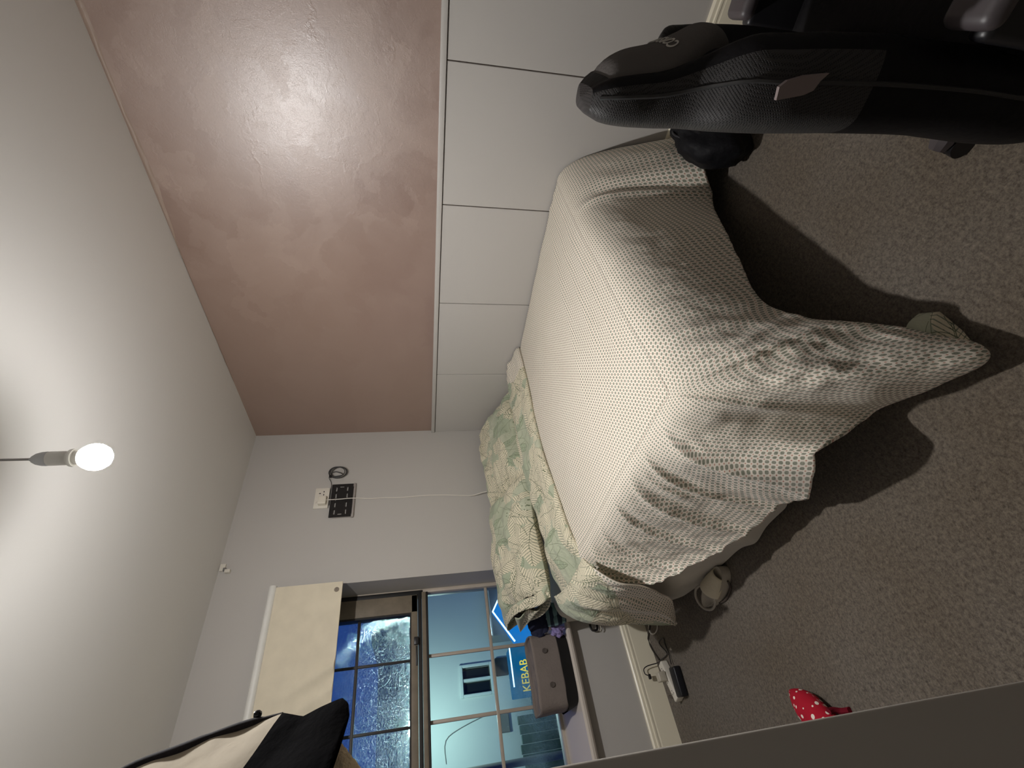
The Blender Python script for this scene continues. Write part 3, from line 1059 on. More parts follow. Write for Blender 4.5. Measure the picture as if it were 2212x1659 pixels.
# perimeter table: s -> top point (x, y), outward dir (deg from foot normal), hem point, uv base, uv length
per = [
    # s, tx, ty, ang, hem xyz, cloth length
    (0.00, -0.012, YT, 0, (-0.018, -2.170, 0.070), 0.58),
    (0.07, -0.09, YT, 0, (-0.10, -2.215, 0.085), 0.58),
    (0.15, -0.20, YT, 0, (-0.235, -2.228, 0.115), 0.56),
    (0.22, -0.30, YT, 0, (-0.375, -2.195, 0.135), 0.55),
    (0.27, -0.38, YT, 0, (-0.42, -2.120, 0.090), 0.54),
    (0.36, -0.50, YT, 0, (-0.52, -2.095, 0.115), 0.50),
    (0.52, -0.72, YT, 0, (-0.715, -2.115, 0.185), 0.44),
    (0.70, -0.96, YT, 0, (-0.955, -2.120, 0.246), 0.39),
    (0.86, -1.18, YT, 0, (-1.175, -2.125, 0.305), 0.34),
    (0.94, -1.30, YT, 4, (-1.275, -2.150, 0.285), 0.38),
    (0.99, -1.365, YT - .003, 22, tuple(at(1830, 692, 1, -2.225)), 0.45),
    (1.03, -1.375, YT, 34, tuple(at(1965, 708, 2, .135)), 0.57),
    (1.06, -1.381, YT + .003, 45, tuple(at(2094, 738, 2, .088)), 0.66),
    (1.085, -1.384, YT + .006, 52, tuple(at(2124, 775, 2, .085)), 0.66),
    (1.12, -1.388, YT + .02, 64, tuple(at(2020, 834, 2, .085)), 0.66),
    (1.16, XT, YT + .06, 78, tuple(at(1890, 888, 2, .085)), 0.64),
    (1.22, XT, -1.84, 90, tuple(at(1778, 964, 0, -1.612)), 0.58),
    (1.30, XT, -1.75, 90, tuple(at(1758, 1012, 0, -1.632)), 0.58),
    (1.37, XT, -1.66, 90, (-1.618, -1.720, 0.160), 0.57),
    (1.46, XT, -1.54, 90, (-1.585, -1.625, 0.165), 0.50),
    (1.60, XT, -1.34, 90, (-1.590, -1.450, 0.175), 0.48),
    (1.76, XT, -1.10, 90, (-1.595, -1.270, 0.235), 0.44),
    (1.90, XT, -0.93, 90, (-1.590, -1.090, 0.340), 0.36),
    (2.00, XT, -0.84, 90, (-1.585, -1.010, 0.380), 0.32),
]
tabT = [(p[0], (p[1], p[2])) for p in per]
tabA = [(p[0], p[3]) for p in per]
tabH = [(p[0], p[4]) for p in per]
tabL = [(p[0], p[5]) for p in per]

rngf = random.Random(11)
# explicit creases on the hanging cloth: (s at top, s at hem, r0, r1, width, height)
creases = [
    (1.075, 1.17, .00, .75, .007, .020), (1.050, 1.06, .25, .95, .010, .010), (1.028, .985, .1, .9, .008, .014),
    (1.010, .955, .2, .9, .006, .010), (1.105, 1.21, .05, .55, .020, .016), (1.215, 1.36, .02, .75, .010, .017),
    (1.26, 1.33, .10, .95, .030, .018), (1.335, 1.49, .0, .72, .008, .020), (1.385, 1.52, .15, .60, .006, .009),
    (1.43, 1.62, .03, .90, .013, .022), (1.49, 1.60, .20, .7, .006, .008), (1.545, 1.73, .0, .80, .008, .018),
    (1.60, 1.75, .1, .85, .024, .014), (1.68, 1.86, .02, .90, .009, .019), (1.74, 1.88, .1, .6, .006, .009), (1.80, 1.93, .0, .8, .015, .016),
    (1.89, 1.985, .0, .9, .010, .014), (.965, 1.00, .05, .7, .007, .012), (.93, .99, .15, .8, .012, .010), (.88, .95, .05, .9, .014, .009),
    (.80, .84, .0, .45, .010, .006), (.745, .77, .0, .4, .009, .005), (.68, .70, .0, .35, .007, .005), (.62, .635, .0, .35, .009, .004), (.56, .58, .0, .5, .03, .006),
    (.27, .285, .0, 1.0, .016, .016),
]


def skirt(u, v):
    s = 2.0 * u
    tx, ty = crv(tabT, s)
    a = math.radians(crv(tabA, s))
    hx, hy, hz = crv(tabH, s)
    n = Vector((-math.sin(a), -math.cos(a), 0))
    Tp = Vector((tx, ty, top_z(tx, ty)))
    Hp = Vector((hx, hy, hz))
    reach = 0.115
    P1 = Tp + n * reach
    fl_k = .55 - .43 * sstep(1.16, 1.26, s)
    P2 = Vector((Hp.x * fl_k + (Tp.x + n.x * reach) * (1 - fl_k), Hp.y * fl_k + (Tp.y + n.y * reach) * (1 - fl_k), Hp.z + (Tp.z - Hp.z) * (.62 - .20 * sstep(1.16, 1.26, s))))
    q = v
    p = Tp * (1 - q) ** 3 + P1 * 3 * q * (1 - q) ** 2 + P2 * 3 * q * q * (1 - q) + Hp * q ** 3
    d = 0.0
    for (s0, s1, r0, r1, wd_, hh) in creases:
        c = s0 + (s1 - s0) * v
        env = sstep(r0 + .02, r0 + .38, v) * (1 - sstep(r1 - .25, r1 + .15, v) * .65)
        dd = (s - c) / wd_
        d += .8 * hh * env * (math.exp(-abs(dd) ** 1.4) - .5 * math.exp(-((dd + 2.3) / 1.5) ** 2))
    k = sstep(.1, .55, v)
    k2 = .35 + .65 * sstep(.88, 1.0, s)
    d += k * k2 * (0.012 * nz(s * 7 - v * 1.2, v * 1.5, 2) + 0.007 * nz(s * 19 - v * 3, v * 4, 5) + .004 * nz(s * 45 - v * 5, v * 9, 6))
    # crumples in the middle of the hanging corner
    cw = math.exp(-((s - 1.05) / .05) ** 2)
    d += cw * sstep(.4, .6, v) * (0.016 * nz(s * 30, v * 11, 8) + 0.008 * nz(s * 55, v * 22, 3))
    p = p + n * d + Vector((0, 0, .4 * d * (1 - v)))
    p.z = max(p.z, 0.006)
    return p


def skirt_uv(u, v):
    s = 2.0 * u
    tx, ty = crv(tabT, s)
    a = math.radians(crv(tabA, s))
    L = crv(tabL, s) * v
    return (-tx + math.sin(a) * L, -ty + math.cos(a) * L)


dm = MB()
NS, NVV = 520, 90
dm.grid(NS, NVV, skirt, skirt_uv)
# top sheet
def top_fn(u, v):
    x = -0.012 + (XT + .012) * u
    y0 = -0.66
    y = y0 + (YT - y0) * v
    # follow the rounded corner so the sheet meets the skirt
    z = top_z(x, y)
    z += 0.006 * math.exp(-((y + 1.60 + .25 * (x + .6)) / .03) ** 2) * sstep(-1.3, -.9, x) * sstep(0, -.25, x)
    z += 0.005 * math.exp(-((y + 1.74 + .10 * (x + .6)) / .025) ** 2) * sstep(-1.25, -.8, x)
    z += 0.005 * math.exp(-((y + 1.84 + .05 * (x + .6)) / .02) ** 2) * sstep(-1.3, -1.0, x)
    return (x, y, z)
dm.grid(120, 110, top_fn, lambda u, v: (0.012 - (XT + .012) * u, 0.66 + (-.66 - YT) * v))
dob = dm.build('duvet_cover', M_DUVET, dv, angle=80)
so_ = dob.modifiers.new('thickness', 'SOLIDIFY')
so_.thickness = 0.008
so_.offset = -1
# inside of the hem showing at the corner: green reverse folded out on the carpet
def hemfold(u, v):
    e0 = [at(1955, 716, 2, 0.135), at(2000, 742, 2, 0.13), at(2055, 770, 2, 0.10), at(2098, 790, 2, 0.085)]
    e1 = [at(1985, 677, 2, 0.05), at(2030, 673, 2, 0.03), at(2082, 716, 2, 0.030), at(2127, 771, 2, 0.06)]
    k = min(int(u * 3), 2)
    f = u * 3 - k
    a, b = e0[k] * (1 - f) + e0[k + 1] * f, e1[k] * (1 - f) + e1[k + 1] * f
    return a * (1 - v) + b * v + Vector((0, 0, .010 * math.sin(math.pi * v) + .004 * nz(u * 5, v * 2, 1)))
hf = MB()
hf.grid(31, 12, hemfold, lambda u, v: (u * .18, v * .08))
hfo = hf.build('turned_hem', M_LEAF, dv)
hfo.modifiers.new('thickness', 'SOLIDIFY').thickness = 0.005

# turned-down top edge: shows the leaf-printed reverse, with printed strip near the wall
def td_section(u, w):
    """u 0..1 from wall to left edge, w 0..1 from the nose back to the pillows"""
    x = -0.012 - 1.46 * u
    yn = -0.865 - 0.02 * math.sin(u * 9) * .6 - 0.07 * sstep(.78, 1, u)
    yb = -0.50
    z0 = top_z(max(x, -1.4), -.9) - .004 - .05 * sstep(.88, 1.0, u)
    prof = [(0.0, (yn + .03, z0 - .002)), (.05, (yn + .004, z0 + .004)), (.10, (yn, z0 + .018)), (.18, (yn + .022, z0 + .036)), (.38, (yn + .10, z0 + .046)), (.62, (yn + .19, z0 + .062)), (.8, (yn + .27, z0 + .060)), (1.0, (yb + .02, z0 + .015))]
    y, z = crv(prof, w)
    fall = sstep(.10, .5, w)
    z += fall * (0.014 * nz(x * 5, y * 9, 1) + .012 * nz(x * 13, y * 5, 6) + .010 * nz(x * 9 + y * 14, y * 30, 2))
    y += .010 * nz(x * 4, 2.2, 3) * sstep(.05, .3, w)
    return Vector((x, y, z))
tdm = MB()
tdm.grid(150, 44, td_section, lambda u, v: (u * 1.46, v * .46), mifn=lambda u, v: 1 if (u < .13 - .25 * max(0, v - .45) and v < .85) else 0)
td = tdm.build('turned_down_edge', [M_LEAF, M_DUVET], dv, angle=80)
td.modifiers.new('thickness', 'SOLIDIFY').thickness = 0.006
# its left end hanging over the side in a pointed corner
fr = [(0, (-1.462, -1.02, .640)), (.12, (-1.53, -1.08, .625)), (.3, (-1.585, -1.09, .54)), (.5, (-1.60, -1.045, .44)), (.72, (-1.612, -.93, .31)), (.88, (-1.618, -.80, .205)), (1, (-1.625, -.62, .115))]
bk_ = [(0, (-1.455, -.58, .665)), (.12, (-1.53, -.62, .655)), (.3, (-1.585, -.62, .58)), (.5, (-1.605, -.575, .47)), (.72, (-1.61, -.555, .33)), (.88, (-1.615, -.55, .21)), (1, (-1.622, -.545, .09))]
def flap(u, v):
    a, b = Vector(crv(fr, v)), Vector(crv(bk_, v))
    p = a * (1 - u) + b * u
    out = 0.030 * math.sin(math.pi * u) * (1 - .5 * v)
    out += (.016 * nz(u * 5 + v * 1.5, v * 2.2, 3) + .014 * math.sin(u * 15 + v * 5 + 2 * nz(u * 2, v * 3, 8)) + .012 * nz(u * 16 + v * 7, v * 3, 4)) * sstep(.05, .35, v) * (1 - .5 * v)
    return p + Vector((-out, 0, .3 * out))
fm = MB()
fm.grid(70, 70, flap, lambda u, v: (.2 + u * .46, .1 + v * .62), mifn=lambda u, v: 1 if u < .02 + .62 * sstep(.12, .75, v) and v > .12 else 0)
fo = fm.build('hanging_corner', [M_LEAF, M_DUVET], dv, angle=80)
fo.modifiers.new('thickness', 'SOLIDIFY').thickness = 0.008


# ---- pillows
def pillow(name, label, cx, cy, cz, w, d, th, tilt, yaw, seed, corner=.9):
    root = thing(name, label, 'pillow', (cx, cy, cz - th / 2), 'leaf-print pillows at the head of the bed')
    R = Matrix.Rotation(yaw, 3, 'Z') @ Matrix.Rotation(tilt, 3, 'X')
    def fn(sgn):
        def g(u, v):
            a, b = 2 * u - 1, 2 * v - 1
            e = (1 - abs(a) ** 3.2) * (1 - abs(b) ** 3.2)
            z = th / 2 * max(0, e) ** .55
            # edges pull in between the pointed corners
            px = a * w / 2 * (1 - .06 * (1 - b * b))
            py = b * d / 2 * (1 - .07 * (1 - a * a))
            wr_ = (.014 * nz(px * 9 + seed, py * 7, seed) + .020 * nz(px * 4 + seed, py * 14, seed + 2) + .012 * nz(px * 18 + seed, py * 30 + px * 9, seed)) * min(1, e * 3)
            z = sgn * z + (wr_ if sgn > 0 else 0)
            z += .012 * nz(px * 3 + seed, py * 3, 1)
            return R @ Vector((px, py, z)) + Vector((cx, cy, cz))
        return g
    m = MB()
    uvf = lambda u, v: (u * w + seed * .37, v * d + seed * .21)
    m.grid(70, 50, fn(1), uvf)
    m.grid(70, 50, fn(-1), uvf)
    return root, m.build('pillowcase', M_LEAF, root, angle=85), R


pillow('pillow', 'leaf-print pillow against the pink-wall side of the bed head', -.372, -.27, .725, .71, .50, .17, math.radians(21), math.radians(2), 1.0)
pr, pc, PR = pillow('pillow', 'leaf-print pillow nearest the window, its open end gaping', -1.055, -.27, .742, .73, .50, .19, math.radians(19), math.radians(-2), 2.3)
# gaping mouth of the left pillowcase: striped inner pillow and the hanging flap
e0 = Vector((-1.405, -.27, .735))
inn = MB()
def inner_fn(u, v):
    a = 2 * math.pi * u
    k = v
    return Vector((-1.36 - .055 * math.sin(k * math.pi / 2), -.27, .735)) + Vector((0, math.cos(a) * .19 * math.cos(k * math.pi / 2) ** .6, math.sin(a) * .052 * math.cos(k * math.pi / 2) ** .6 + math.cos(a) * .05 * math.cos(k * math.pi / 2) ** .6))
inn.grid(40, 12, inner_fn, lambda u, v: (u, v), closed_u=True)
m_, b_, t_ = new_mat('dark_striped_ticking', lin(60, 54, 44), .9, .1)
uvn = t_.add('ShaderNodeUVMap', uv_map='UVMap').outputs[0]
sx_ = t_.add('ShaderNodeSeparateXYZ')
t_.link(uvn, sx_.inputs[0])
st_ = t_.math('LESS_THAN', t_.math('FRACT', t_.math('MULTIPLY', sx_.outputs[0], 14)), .35)
t_.link(t_.mix(st_, lin(44, 40, 34), lin(120, 106, 84)), b_.inputs['Base Color'])
inn.build('inner_pillow', m_, pc)
def mouth_fn(u, v):
    a = 2 * math.pi * u
    return Vector((-1.385 - .05 * v - .012 * math.sin(a * 3), -.27, .735)) + Vector((0, math.cos(a) * (.225 - .02 * v), math.sin(a) * (.065 + .012 * math.sin(a * 2)) + math.cos(a) * .06))
mo = MB().grid(48, 6, mouth_fn, lambda u, v: (u * .6, v * .08), closed_u=True).build('case_mouth', M_LEAF, pc)
mo.modifiers.new('thickness', 'SOLIDIFY').thickness = .004
f0, f1, f2 = at(1112, 1335, 0, -1.43), at(1168, 1312, 0, -1.43), at(1124, 1366, 0, -1.455)
def pf(u, v):
    a = f0 * (1 - u) + f1 * u
    p = a * (1 - v) + f2 * v
    return p + Vector((-.012 * math.sin(u * 9) * (1 - v), 0, 0))
pfl = MB().grid(16, 16, pf, lambda u, v: (u * .16, v * .12)).build('case_flap', M_LEAF, pc)
pfl.modifiers.new('thickness', 'SOLIDIFY').thickness = .004

# ------------------------------------------------------------------ things on and by the sill
def lump(name, mat, parent, c, r, seed, amp=.25, n=28, flat=0.0, mn=10):
    c, r = Vector(c), Vector(r)
    def fn(u, v):
        a, b = 2 * math.pi * u, math.pi * (v - .5)
        d = Vector((math.cos(a) * math.cos(b), math.sin(a) * math.cos(b), math.sin(b)))
        k = 1 + amp * nz(d.x * 1.7 + seed, d.y * 1.7, d.z * 1.7) + amp * .5 * nz(d.x * 4 + seed, d.y * 4, d.z * 4)
        p = Vector((d.x * r.x, d.y * r.y, d.z * r.z)) * k
        if flat:
            p.z = max(p.z, -r.z * flat)
        return c + p
    return MB().grid(n, n, fn, None, closed_u=True).build(name, mat, parent)


bs = thing('storage_basket', 'grey fabric basket with black base standing on the windowsill', 'basket', (-1.64, .03, .50))
M_FELT = cloth('grey_felt', (128, 118, 112), .35, 90)
bl_, br_ = -1.835, -1.465
def basket(z0, z1, in0, in1, nvv, bul):
    def fn(u, v):
        a = 2 * math.pi * u
        ca, sa = math.cos(a), math.sin(a)
        ex = 5
        px = math.copysign(abs(ca) ** (2 / ex), ca)
        py = math.copysign(abs(sa) ** (2 / ex), sa)
        k = in0 + (in1 - in0) * v
        z = z0 + (z1 - z0) * v
        wv = 1 + bul * nz(px * 2 + 3, py * 2, z * 9)
        return Vector(((bl_ + br_) / 2 + px * (br_ - bl_) / 2 * k * wv, .035 + py * .095 * k * wv, z + .006 * nz(px * 2, py * 2, 4) * v))
    return fn
b1 = MB().grid(72, 12, basket(.545, .70, .97, 1.0, 12, .035), None, closed_u=True)
bo = b1.build('basket_side', M_FELT, bs)
bo.modifiers.new('thickness', 'SOLIDIFY').thickness = .008
MB().grid(72, 10, basket(.49, .553, .88, 1.01, 10, .02), None, closed_u=True).build('basket_base', simple('black_base_fabric', (20, 18, 18), .7), bs)
def blid(u, v):
    a = 2 * math.pi * u
    ca, sa = math.cos(a), math.sin(a)
    px = math.copysign(abs(ca) ** .4, ca) * v
    py = math.copysign(abs(sa) ** .4, sa) * v
    return Vector(((bl_ + br_) / 2 + px * (br_ - bl_) / 2 * .98, .035 + py * .093, .688 + .016 * nz(px * 2, py * 3, 2)))
MB().grid(48, 8, blid, None, closed_u=True).build('folded_contents', M_FELT, bs)
for (gx, gz) in ((-1.56, .63), (-1.72, .62)):
    MB().lathe([(0.0, -.002), (.012, -.004), (.014, .004)], (gx, -.062, gz), 14, axis='y').build('handle_hole', simple('dark_felt', (84, 76, 71), .9), bs)

nb_ = thing('navy_cloth', 'navy folded cloth squeezed between pillow end and grey basket', 'cloth', (-1.45, -.03, .56))
nv = MB()
p0, p1, p2, p3 = at(1140, 1345, 1, -.02), at(1172, 1312, 1, -.05), at(1180, 1366, 1, -.05), at(1160, 1380, 1, -.02)
def quad(p0, p1, p2, p3, amp, seed, out):
    def fn(u, v):
        p = (p0 * (1 - u) + p1 * u) * (1 - v) + (p3 * (1 - u) + p2 * u) * v
        return p + Vector((0, -out * math.sin(math.pi * u) * math.sin(math.pi * v) + amp * nz(u * 4 + seed, v * 4, seed), 0))
    return fn
nv.grid(24, 24, quad(p0, p1, p2, p3, .012, 3, .03))
no = nv.build('cloth_body', cloth('navy_cotton', (44, 46, 66)), nb_)
no.modifiers.new('thickness', 'SOLIDIFY').thickness = .02
tb_ = thing('striped_towel', 'teal-grey striped towel end hanging beside the lower pillow corner', 'towel', (-1.43, -.1, .5))
tt_ = MB()
tt_.grid(24, 24, quad(at(1180, 1302, 1, -.10), at(1212, 1310, 1, -.14), at(1222, 1342, 1, -.13), at(1184, 1354, 1, -.09), .01, 6, .02))
m2_, b2_, t2_ = new_mat('teal_stripe_cotton', lin(70, 92, 98), .9, .1)
uvn = t2_.add('ShaderNodeUVMap', uv_map='UVMap').outputs[0]
s2_ = t2_.add('ShaderNodeSeparateXYZ')
t2_.link(uvn, s2_.inputs[0])
t2_.link(t2_.mix(t2_.math('LESS_THAN', t2_.math('FRACT', t2_.math('MULTIPLY', s2_.outputs[0], 2.6)), .5), lin(46, 52, 66), lin(104, 130, 134)), b2_.inputs['Base Color'])
tt_.build('towel_body', m2_, tb_).modifiers.new('thickness', 'SOLIDIFY').thickness = .015
lt = thing('lilac_cloth', 'small crumpled lilac cloth on the sill below the striped towel', 'cloth', (-1.46, -.05, .49))
lump('cloth_body', cloth('lilac_cotton', (150, 138, 188), .5, 60), lt, at(1204, 1362, 1, -.06), (.03, .03, .035), 2, .5)
lump('tag', cloth('cream_cotton', (206, 190, 176), .3, 60), lt, at(1184, 1356, 1, -.05), (.012, .012, .03), 8, .3, 16)

# ------------------------------------------------------------------ floor things by the window wall
ps = thing('power_strip', 'white extension block on the carpet against the skirting', 'extension lead', (-1.79, -.2, 0))
a0, a1 = at(1428, 1432, 2, .03), at(1465, 1512, 2, .03)
ang = math.atan2(a1.y - a0.y, a1.x - a0.x)
Rz = Matrix.Rotation(ang, 3, 'Z')
cps = (a0 + a1) / 2
LN = (a1 - a0).length
MB().box(cps - Vector((LN / 2, .022, .02)) + Vector((0, 0, -.009)), cps + Vector((LN / 2, .022, .011)), .006, 3, Rz).build('strip_body', M_WHITEPL, ps)
for k in (-.30, .0, .30):
    q = cps + Rz @ Vector((k * LN, 0, 0))
    for dx, dy in ((-.008, 0), (.006, .007), (.006, -.007)):
        w_ = q + Rz @ Vector((dx, dy, 0))
        MB().box(w_ - Vector((.003, .002, 0)) + Vector((0, 0, .010)), w_ + Vector((.003, .002, .0118))).build('socket_hole', M_BLACKPL, ps, smooth=False)
wpg = thing('usb_plug', 'translucent white usb plug standing in the white extension block', 'plug', cps + Vector((0, 0, .012)))
q = cps + Rz @ Vector((-.12 * LN, .005, 0))
MB().box(q + Vector((-.022, -.018, .012)), q + Vector((.022, .022, .055)), .006, 3).build('plug_body', simple('frosted_plug', (190, 182, 166), .3), wpg)
MB().tube([at(1399, 1459, 1, -.05), at(1393, 1455, 1, -.05), at(1391, 1445, 1, -.045), at(1400, 1438, 1, -.05), at(1420, 1432, 1, -.06), at(1428, 1425, 2, .012), at(1441, 1412, 2, .008), at(1428, 1396, 2, .006), at(1424, 1386, 2, .006), at(1433, 1378, 2, .006), at(1436, 1390, 2, .006), at(1444, 1410, 2, .008), at(1450, 1435, 2, .02)], .0026, 7, 6).build('thin_cable', M_BLACKPL, wpg)
e_ = at(1403, 1460, 1, -.05)
MB().box(e_ - Vector((.016, .007, .007)), e_ + Vector((.008, .007, .007)), .003).build('cable_end', M_BLACKPL, wpg)
ad = thing('power_adapter', 'long black power adapter brick lying beside the extension block', 'adapter', at(1462, 1470, 2, 0))
d0, d1 = at(1453, 1440, 2, .03), at(1472, 1506, 2, .03)
dc, dl = (d0 + d1) / 2, (d1 - d0).length
Rd = Matrix.Rotation(math.atan2(d1.y - d0.y, d1.x - d0.x), 3, 'Z')
MB().box(dc - Vector((dl / 2, .030, .028)), dc + Vector((dl / 2, .030, .012)), .008, 3, Rd).build('brick', simple('matt_black_plastic', (20, 22, 28), .45), ad)
MB().tube([at(1447, 1504, 2, .03), at(1452, 1506, 2, .035), at(1460, 1500, 2, .03)], .007, 8, 4).build('lead_boot', simple('grey_boot', (84, 76, 70), .6), ad)
MB().tube([at(1424, 1425, 2, .008), at(1412, 1408, 2, .006), at(1401, 1385, 2, .006), at(1401, 1370, 2, .006), at(1404, 1352, 2, .006)], .0045, 8, 6).build('lead', simple('dark_lead', (54, 48, 42), .6), ad)
wl = thing('white_cable_loop', 'loop of white cable on the shaded carpet under the hanging corner', 'cable', at(1411, 1355, 2, 0))
ctr = at(1411, 1354, 2, .006)
lp2 = []
for i in range(60):
    t = 2 * math.pi * i / 59 * 1.02
    q = at(1411 + 9.5 * math.cos(t + 2.2), 1354 + 15.5 * math.sin(t + 2.2), 2, .006)
    lp2.append(q + Vector((0, 0, .002 * i / 59)))
MB().tube(lp2, .0035, 8, 0).build('cable', simple('white_cord', (190, 184, 174), .5), wl)
cr = thing('paper_scrap', 'tiny white scrap on the carpet near the black cables', 'scrap', at(1449, 1402, 2, 0))
lump('scrap', M_WHITEPL, cr, at(1449, 1402, 2, .005), (.007, .006, .005), 1, .4, 12)
bc = thing('black_clip', 'small black cable clip hanging under the pillow by the bed head', 'clip', at(1284, 1357, 1, -.03))
cq = at(1284, 1356, 1, -.02)
MB().tube([cq + Vector((.02, 0, -.02)), cq + Vector((-.012, -.006, -.012)), cq + Vector((-.012, -.004, .018)), cq + Vector((.02, 0, .022))], .006, 8, 5).build('clip_loop', M_BLACKPL, bc)
MB().tube([cq + Vector((.03, -.005, -.03)), cq + Vector((-.01, -.010, -.035)), cq + Vector((-.022, -.010, -.025))], .003, 8, 5).build('cord_end', M_WHITEPL, bc)

# pale slipper by the bed
sl_ = thing('slipper', 'pale grey slipper with a looped strap beside the bed', 'slipper', at(1550, 1270, 2, 0))
u0, u1 = at(1528, 1306, 2, .02), at(1566, 1228, 2, .02)
ax = (u1 - u0)
LS = ax.length
ax.normalize()
sd = Vector((-ax.y, ax.x, 0))
mid = (u0 + u1) / 2
def sole(zt):
    def fn(u, v):
        a = 2 * math.pi * u
        w_ = .046 * (1 + .12 * math.cos(a))
        return mid + ax * (math.cos(a) * LS / 2 * v) + sd * (math.sin(a) * w_ * v) + Vector((0, 0, zt - .02 + (.010 * (v ** 6) if zt > .01 else 0)))
    return fn
sm_ = MB()
sm_.grid(40, 8, sole(.034), None, closed_u=True)
sm_.grid(40, 2, lambda u, v: Vector(sole(.034 if v > .5 else .002)(u, 1.0)), None, closed_u=True)
M_SLIP = cloth('pale_grey_slipper_foam', (186, 178, 164), .2, 120)
sm_.build('sole', M_SLIP, sl_)
def upper(u, v):
    a = math.pi * u
    w_ = .05
    base = mid + ax * (LS * (-.05 + .42 * v))
    hgt = .055 * math.sin(a) * (1 - .45 * v)
    return base + sd * (math.cos(a) * w_ * (1 - .35 * v * v)) + Vector((0, 0, .012 + hgt))
up_ = MB().grid(24, 12, upper).build('upper', cloth('cream_satin', (214, 204, 180), .5, 30, .5), sl_)
up_.modifiers.new('thickness', 'SOLIDIFY').thickness = .004
ring = []
for i in range(40):
    t = 2 * math.pi * i / 39
    ring.append(mid - ax * (LS * .28) + ax * (math.cos(t) * .058) + sd * (math.sin(t) * .046) + Vector((0, 0, .03 + .018 * math.sin(t))))
MB().tube(ring, .0055, 8, 0).build('strap', cloth('grey_strap', (176, 168, 156), .2, 90), sl_)
MB().tube([at(1572, 1255, 2, .02), at(1578, 1270, 2, .006), at(1570, 1292, 2, .006), at(1556, 1302, 2, .006), at(1550, 1296, 2, .01)], .0045, 8, 6).build('dark_strap', simple('dark_strap', (70, 60, 52), .7), sl_)

# red spotted cloth half hidden by the door
rd = thing('red_spotted_slipper', 'red cloth slipper with white dots half hidden behind the door', 'slipper', at(1740, 1530, 2, 0))
m3_, b3_, t3_ = new_mat('red_spotted_cotton', lin(170, 24, 44), .85, .2)
uvn = t3_.add('ShaderNodeUVMap', uv_map='UVMap').outputs[0]
vo = t3_.add('ShaderNodeTexVoronoi')
t3_.link(t3_.mapping(uvn, (13, 8, 1)), vo.inputs['Vector'])
vo.inputs['Scale'].default_value = 1
vo.inputs['Randomness'].default_value = .6
t3_.link(t3_.mix(t3_.math('LESS_THAN', vo.outputs['Distance'], .30), lin(172, 26, 46), lin(236, 226, 214)), b3_.inputs['Base Color'])
A, B = at(1707, 1494, 2, .035), at(1800, 1580, 2, .045)
axr = B - A
Lr = axr.length
axr.normalize()
sr = Vector((-axr.y, axr.x, 0))
def red_fn(u, v):
    a = 2 * math.pi * u
    k = v
    r = .058 * (math.sin(min(1, k * 1.6 + .06) * math.pi / 2)) ** .8 * (1 - .15 * k)
    return A + axr * (Lr * k) + sr * (math.cos(a) * r) + Vector((0, 0, max(-.032, math.sin(a) * r * .75 * (1 + .1 * nz(u * 5, k * 5)))))
MB().grid(36, 26, red_fn, lambda u, v: (u, v), closed_u=True).build('slipper_body', m3_, rd)
MB().tube([at(1790, 1538, 2, .05), at(1800, 1534, 2, .03), at(1818, 1536, 2, .01), at(1836, 1534, 2, .006)], .009, 8, 5).build('tie', cloth('dark_red_tie', (110, 20, 36)), rd)

# ------------------------------------------------------------------ things hung at the door edge
M_CREAM = cloth('cream_canvas', (172, 161, 142), .35, 24, .8)
M_BLK = cloth('black_canvas', (9, 8, 10), .3, 60)
M_BLK.node_tree.nodes['Principled BSDF'].inputs['Specular IOR Level'].default_value = 0.02
hg = thing('hanging_bag', 'cream and black canvas bag hanging from hook at the door edge', 'bag', (-2.1, -2.11, 1.38))
YB = -2.10
PN, PQ = Vector((-.73, 1.0, -.40)), Vector((-2.05, -2.05, 1.45))     # the bag leans: its plane
def P(x, y):
    d = CF + CR * ((1659 - y - 829.5) / FPX) - CU * ((x - 1106) / FPX)
    q = CAM + d * ((PQ - CAM).dot(PN) / d.dot(PN))
    return (q.x, q.z)
def bag_y(x, z):
    return max(-2.125, PQ.y + .73 * (x - PQ.x) + .40 * (z - PQ.z))
redge = [(-2.09, 1.72)] + [P(280, 1659), P(400, 1612), P(520, 1566), P(612, 1541), P(655, 1548), P(690, 1530), P(740, 1508), P(752, 1518), P(754, 1545), P(738, 1600), P(700, 1640), P(690, 1680)]
def bagfn(u, v):
    i = u * (len(redge) - 1)
    k = min(int(i), len(redge) - 2)
    x, z = [redge[k][c] + (redge[k + 1][c] - redge[k][c]) * (i - k) for c in (0, 1)]
    lx, lz = -2.33, 1.72 + (1.40 - 1.72) * u
    w_ = v
    px, pz = x + (lx - x) * w_, z + (lz - z) * w_
    dep = .032 * math.sin(math.pi * min(1, w_ * .9 + .02)) ** .6
    return px, pz, dep, w_
for nm, ua, ub, mt in (('bag_body', 0.0, 4.0 / 12, M_CREAM), ('bag_base', 4.0 / 12, 1.0, M_BLK)):
    m = MB()
    for sg in (-1, 1):
        def fn(u, v, sg=sg):
            px, pz, dep, w_ = bagfn(ua + (ub - ua) * u, v)
            return Vector((px, bag_y(px, pz) + sg * dep * (.45 if sg < 0 else 1) + .008 * nz(px * 22, pz * 18, 5) * (1 if sg < 0 else 0), pz))
        m.grid(40, 24, fn)
    m.build(nm, mt, hg)
